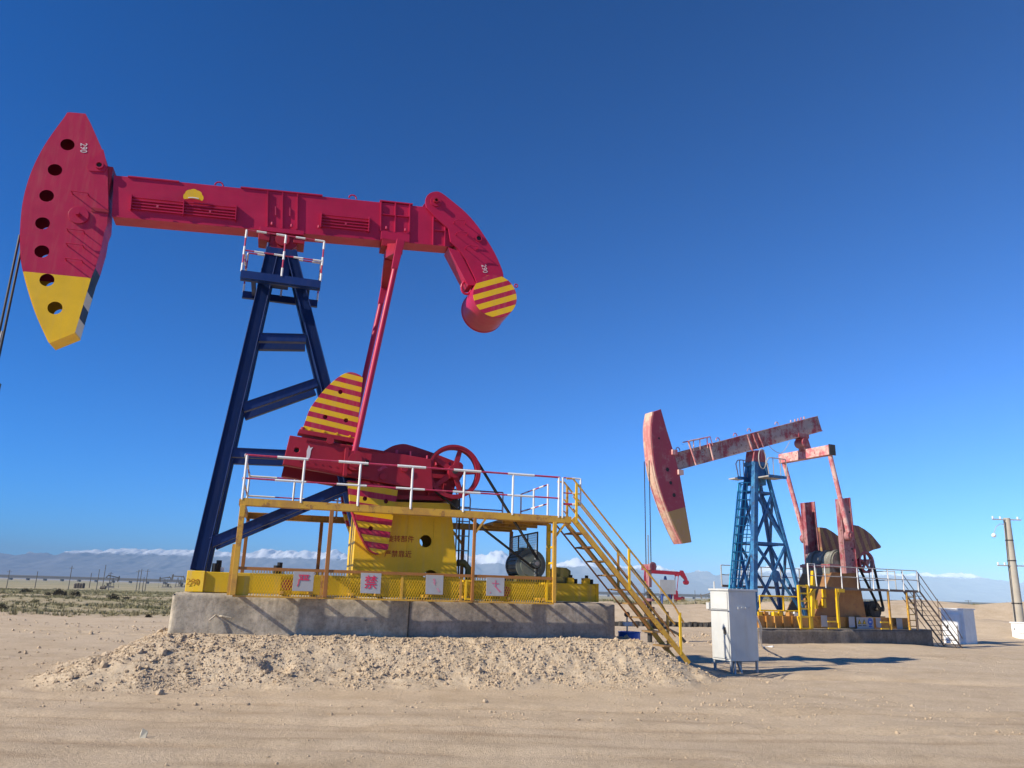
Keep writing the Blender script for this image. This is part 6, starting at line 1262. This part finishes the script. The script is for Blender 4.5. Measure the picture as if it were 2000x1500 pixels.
# --- utility poles on the plain
for i, (px, pt2, pb2, arms, lab) in enumerate(((15, 1113, 1151, 1, 'leftmost thin utility pole on the scrub flat'), (72, 1116, 1143, 0, 'short far pole, second from the left edge on the flat'), (136, 1105, 1152, 1, 'tall dark utility pole beside the row of dark tanks'), (178, 1119, 1143, 0, 'faint far pole right of the dark tanks'), (192, 1112, 1146, 0, 'faint far pole, first of the loose cluster left of the nodding pump jack'), (203, 1103, 1147, 0, 'tallest faint pole above the nodding far pump jack'), (215, 1117, 1149, 1, 'thin pole right beside the nodding far pump jack'), (269, 1113, 1150, 1, 'first pole of the tight group of four left of the tower foot'), (275, 1111, 1147, 1, 'second pole of the tight group of four left of the tower foot'), (281, 1127, 1152, 0, 'shortest pole of the tight group of four left of the tower foot'), (286.5, 1112, 1150, 1, 'last pole of the tight group of four left of the tower foot'), (1358, 1153, 1178, 0, 'faint far pole just left of the grey cabinet'), (1893, 1172, 1190, 1, 'far pole with floodlights above the white kiosk'), (1968, 1176, 1192, 0, 'faint far pole left of the leaning concrete pole'))):
    D = 300.0 if px < 1300 else 220.0
    b_ = at_depth(px - (0 if px > 1000 else 3), pb2, D); t_ = at_depth(px + 2, pt2, D); h_ = float(t_[2] - b_[2])
    e = empty('utility_pole', (float(b_[0]), float(b_[1]), float(b_[2])), 0); part2('shaft', M_farpole, e, lambda b: b.tube((0, 0, -1), (0, 0, h_), 0.16 if px < 1300 else 0.08, 8, 0.12 if px < 1300 else 0.06))
    if arms: part2('crossarm', M_farpole, e, lambda b: b.bar((-0.9, 0, h_ * 0.9), (0.9, 0, h_ * 0.9), 0.12, 0.12))
    tag(e, lab, 'pole', 'utility poles on the plain')
# --- dark tanks on the flat
M_tank = paint('dark_brown_tank', (0.06, 0.05, 0.045), 0.7, 0.4)
for i in range(4):
    q = at_depth(147 + i * 5.0, 1147, 230.0); e = empty('storage_tank', (float(q[0]), float(q[1]), float(q[2])), 0)
    part2('shell', M_tank, e, lambda b: b.tube((0, 0, -0.3), (0, 0, 0.85 + 0.1 * (i % 2)), 0.45, 14)); part2('lid', M_tank, e, lambda b: b.tube((0, 0, 0.85 + 0.1 * (i % 2)), (0, 0, 1.1 + 0.1 * (i % 2)), 0.45, 14, 0.2))
    tag(e, 'dark squat tank in the short row on the scrub flat, %s' % ('first from the left', 'second from the left', 'third from the left', 'rightmost')[i], 'tank', 'row of dark tanks on the flat')
q = at_depth(201, 1150, 210.0); e = empty('storage_tank', tuple(float(c) for c in q), 0); part2('shell', M_tank, e, lambda b: b.tube((-0.7, 0, 0.3), (0.7, 0, 0.3), 0.4, 12)); part2('lid', M_white, e, lambda b: b.tube((-0.75, 0, 0.3), (-0.7, 0, 0.3), 0.4, 12)); tag(e, 'single dark lying tank with a pale end on the scrub flat', 'tank')
# --- long dark railway viaduct across the plain
va = at_depth(-260, 1127, 1500.0); vb = at_depth(2300, 1189, 1500.0)
vd = empty('viaduct', (0, 1500, 0), 0); tag(vd, 'long dark railway viaduct stretched across the plain under the mountains', 'viaduct')
za = float(va[2]) + 1.0
part2('deck', M_farpole, vd, lambda b: b.box(-2200, 2200, -5, 5, 1.4, 5.4)); part2('parapet', M_farpole, vd, lambda b: b.box(-2200, 2200, -5.6, -5.0, 4.6, 6.6))
pier = part2('pier', M_farpole, vd, lambda b: b.box(-1.6, 1.6, -3.5, 3.5, -6, 1.39))
for i in range(-46, 46):
    c_ = pier if i == -46 else pier.copy()
    if i != -46: COL.objects.link(c_); c_.parent = vd
    c_.location = (i * 32.0, 0, 0)
# --- low dark strip along the foot of the soil bank
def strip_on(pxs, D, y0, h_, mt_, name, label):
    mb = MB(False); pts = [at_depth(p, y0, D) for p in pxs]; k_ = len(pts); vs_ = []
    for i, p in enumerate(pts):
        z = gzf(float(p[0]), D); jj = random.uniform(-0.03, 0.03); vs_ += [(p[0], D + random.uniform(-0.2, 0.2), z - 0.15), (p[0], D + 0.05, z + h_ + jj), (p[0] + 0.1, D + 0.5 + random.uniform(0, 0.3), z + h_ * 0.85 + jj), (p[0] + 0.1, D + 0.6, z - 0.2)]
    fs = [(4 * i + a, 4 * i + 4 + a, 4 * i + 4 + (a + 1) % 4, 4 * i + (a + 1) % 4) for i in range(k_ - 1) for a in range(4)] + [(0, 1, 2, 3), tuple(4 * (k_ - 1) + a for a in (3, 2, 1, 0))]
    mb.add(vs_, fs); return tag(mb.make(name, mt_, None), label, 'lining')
strip_on(np.linspace(1195, 1400, 40), 45.0, 1228, 0.26, M_dark, 'dark_strip', 'low dark strip running below the soil bank behind the stairs')
# --- shrubs that stand out singly
def shrub(px, py, D, r, label, mat=None):
    q = at_depth(px, py, D); e = empty('shrub', (float(q[0]), float(q[1]), gzf(float(q[0]), float(q[1]))), 0); n = 260
    d_ = RNG.normal(size=(n, 3)); d_ /= np.linalg.norm(d_, axis=1)[:, None]; d_[:, 2] = np.abs(d_[:, 2]); base = d_ * (r * RNG.uniform(0.35, 1.0, (n, 1))); t_ = d_ * r * 0.34; s_ = np.cross(d_, RNG.normal(size=(n, 3))); s_ *= r * 0.10 / np.maximum(np.linalg.norm(s_, axis=1)[:, None], 1e-3)
    v = np.stack([base - s_, base + s_, base + t_], 1).reshape(-1, 3); link_mesh('crown', tri_mesh('crown', v, np.arange(n * 3).reshape(-1, 3), mat or M_bush), e)
    part2('stem', M_bush, e, lambda b: [b.tube((0, 0, -0.05), (0.5 * r * math.cos(k_), 0.5 * r * math.sin(k_), 0.5 * r), 0.02, 5) for k_ in range(5)]); tag(e, label, 'shrub', 'dark shrubs on the scrub flat'); return e
shrub(290, 1204, 39, 0.16, 'small round dark shrub at the edge of the scrub just left of the concrete block')
shrub(219, 1172, 70, 0.5, 'wide dark shrub in the scrub above the small round one', M_bush); shrub(47, 1161, 95, 0.45, 'left one of two dark shrubs side by side near the left edge'); shrub(57, 1161, 95, 0.4, 'right one of two dark shrubs side by side near the left edge')
shrub(115, 1168, 80, 0.6, 'long dark shrub mound in the middle of the scrub'); shrub(146, 1167, 80, 0.5, 'dark shrub just right of the long shrub mound'); shrub(92, 1170, 80, 0.3, 'small dark shrub left of the long shrub mound'); shrub(246, 1173, 70, 0.3, 'small dark shrub to the right of the wide dark one'); shrub(4, 1190, 44, 0.3, 'dark shrub cut by the left edge of the picture'); shrub(67, 1180, 55, 0.3, 'pale low shrub below the two side by side', M_scrub)
# --- scrap of white paper in the foreground
q = on_ground(277, 1447); mb = MB(False); mb.add([(-0.03, 0, 0.0), (0.03, 0.01, 0.0), (0.04, 0.02, 0.07), (-0.01, 0.0, 0.10), (-0.04, 0.03, 0.05), (0.03, 0.05, 0.03)], [(0, 1, 2, 3), (0, 3, 4), (1, 5, 2)])
o = mb.make('paper_scrap', paint('yellowed_paper', (0.6, 0.55, 0.42), 0.8), None, recalc=False); o.location = (float(q[0]), float(q[1]), gzf(float(q[0]), float(q[1]))); tag(o, 'crumpled scrap of white paper lying on the bare foreground soil', 'litter')
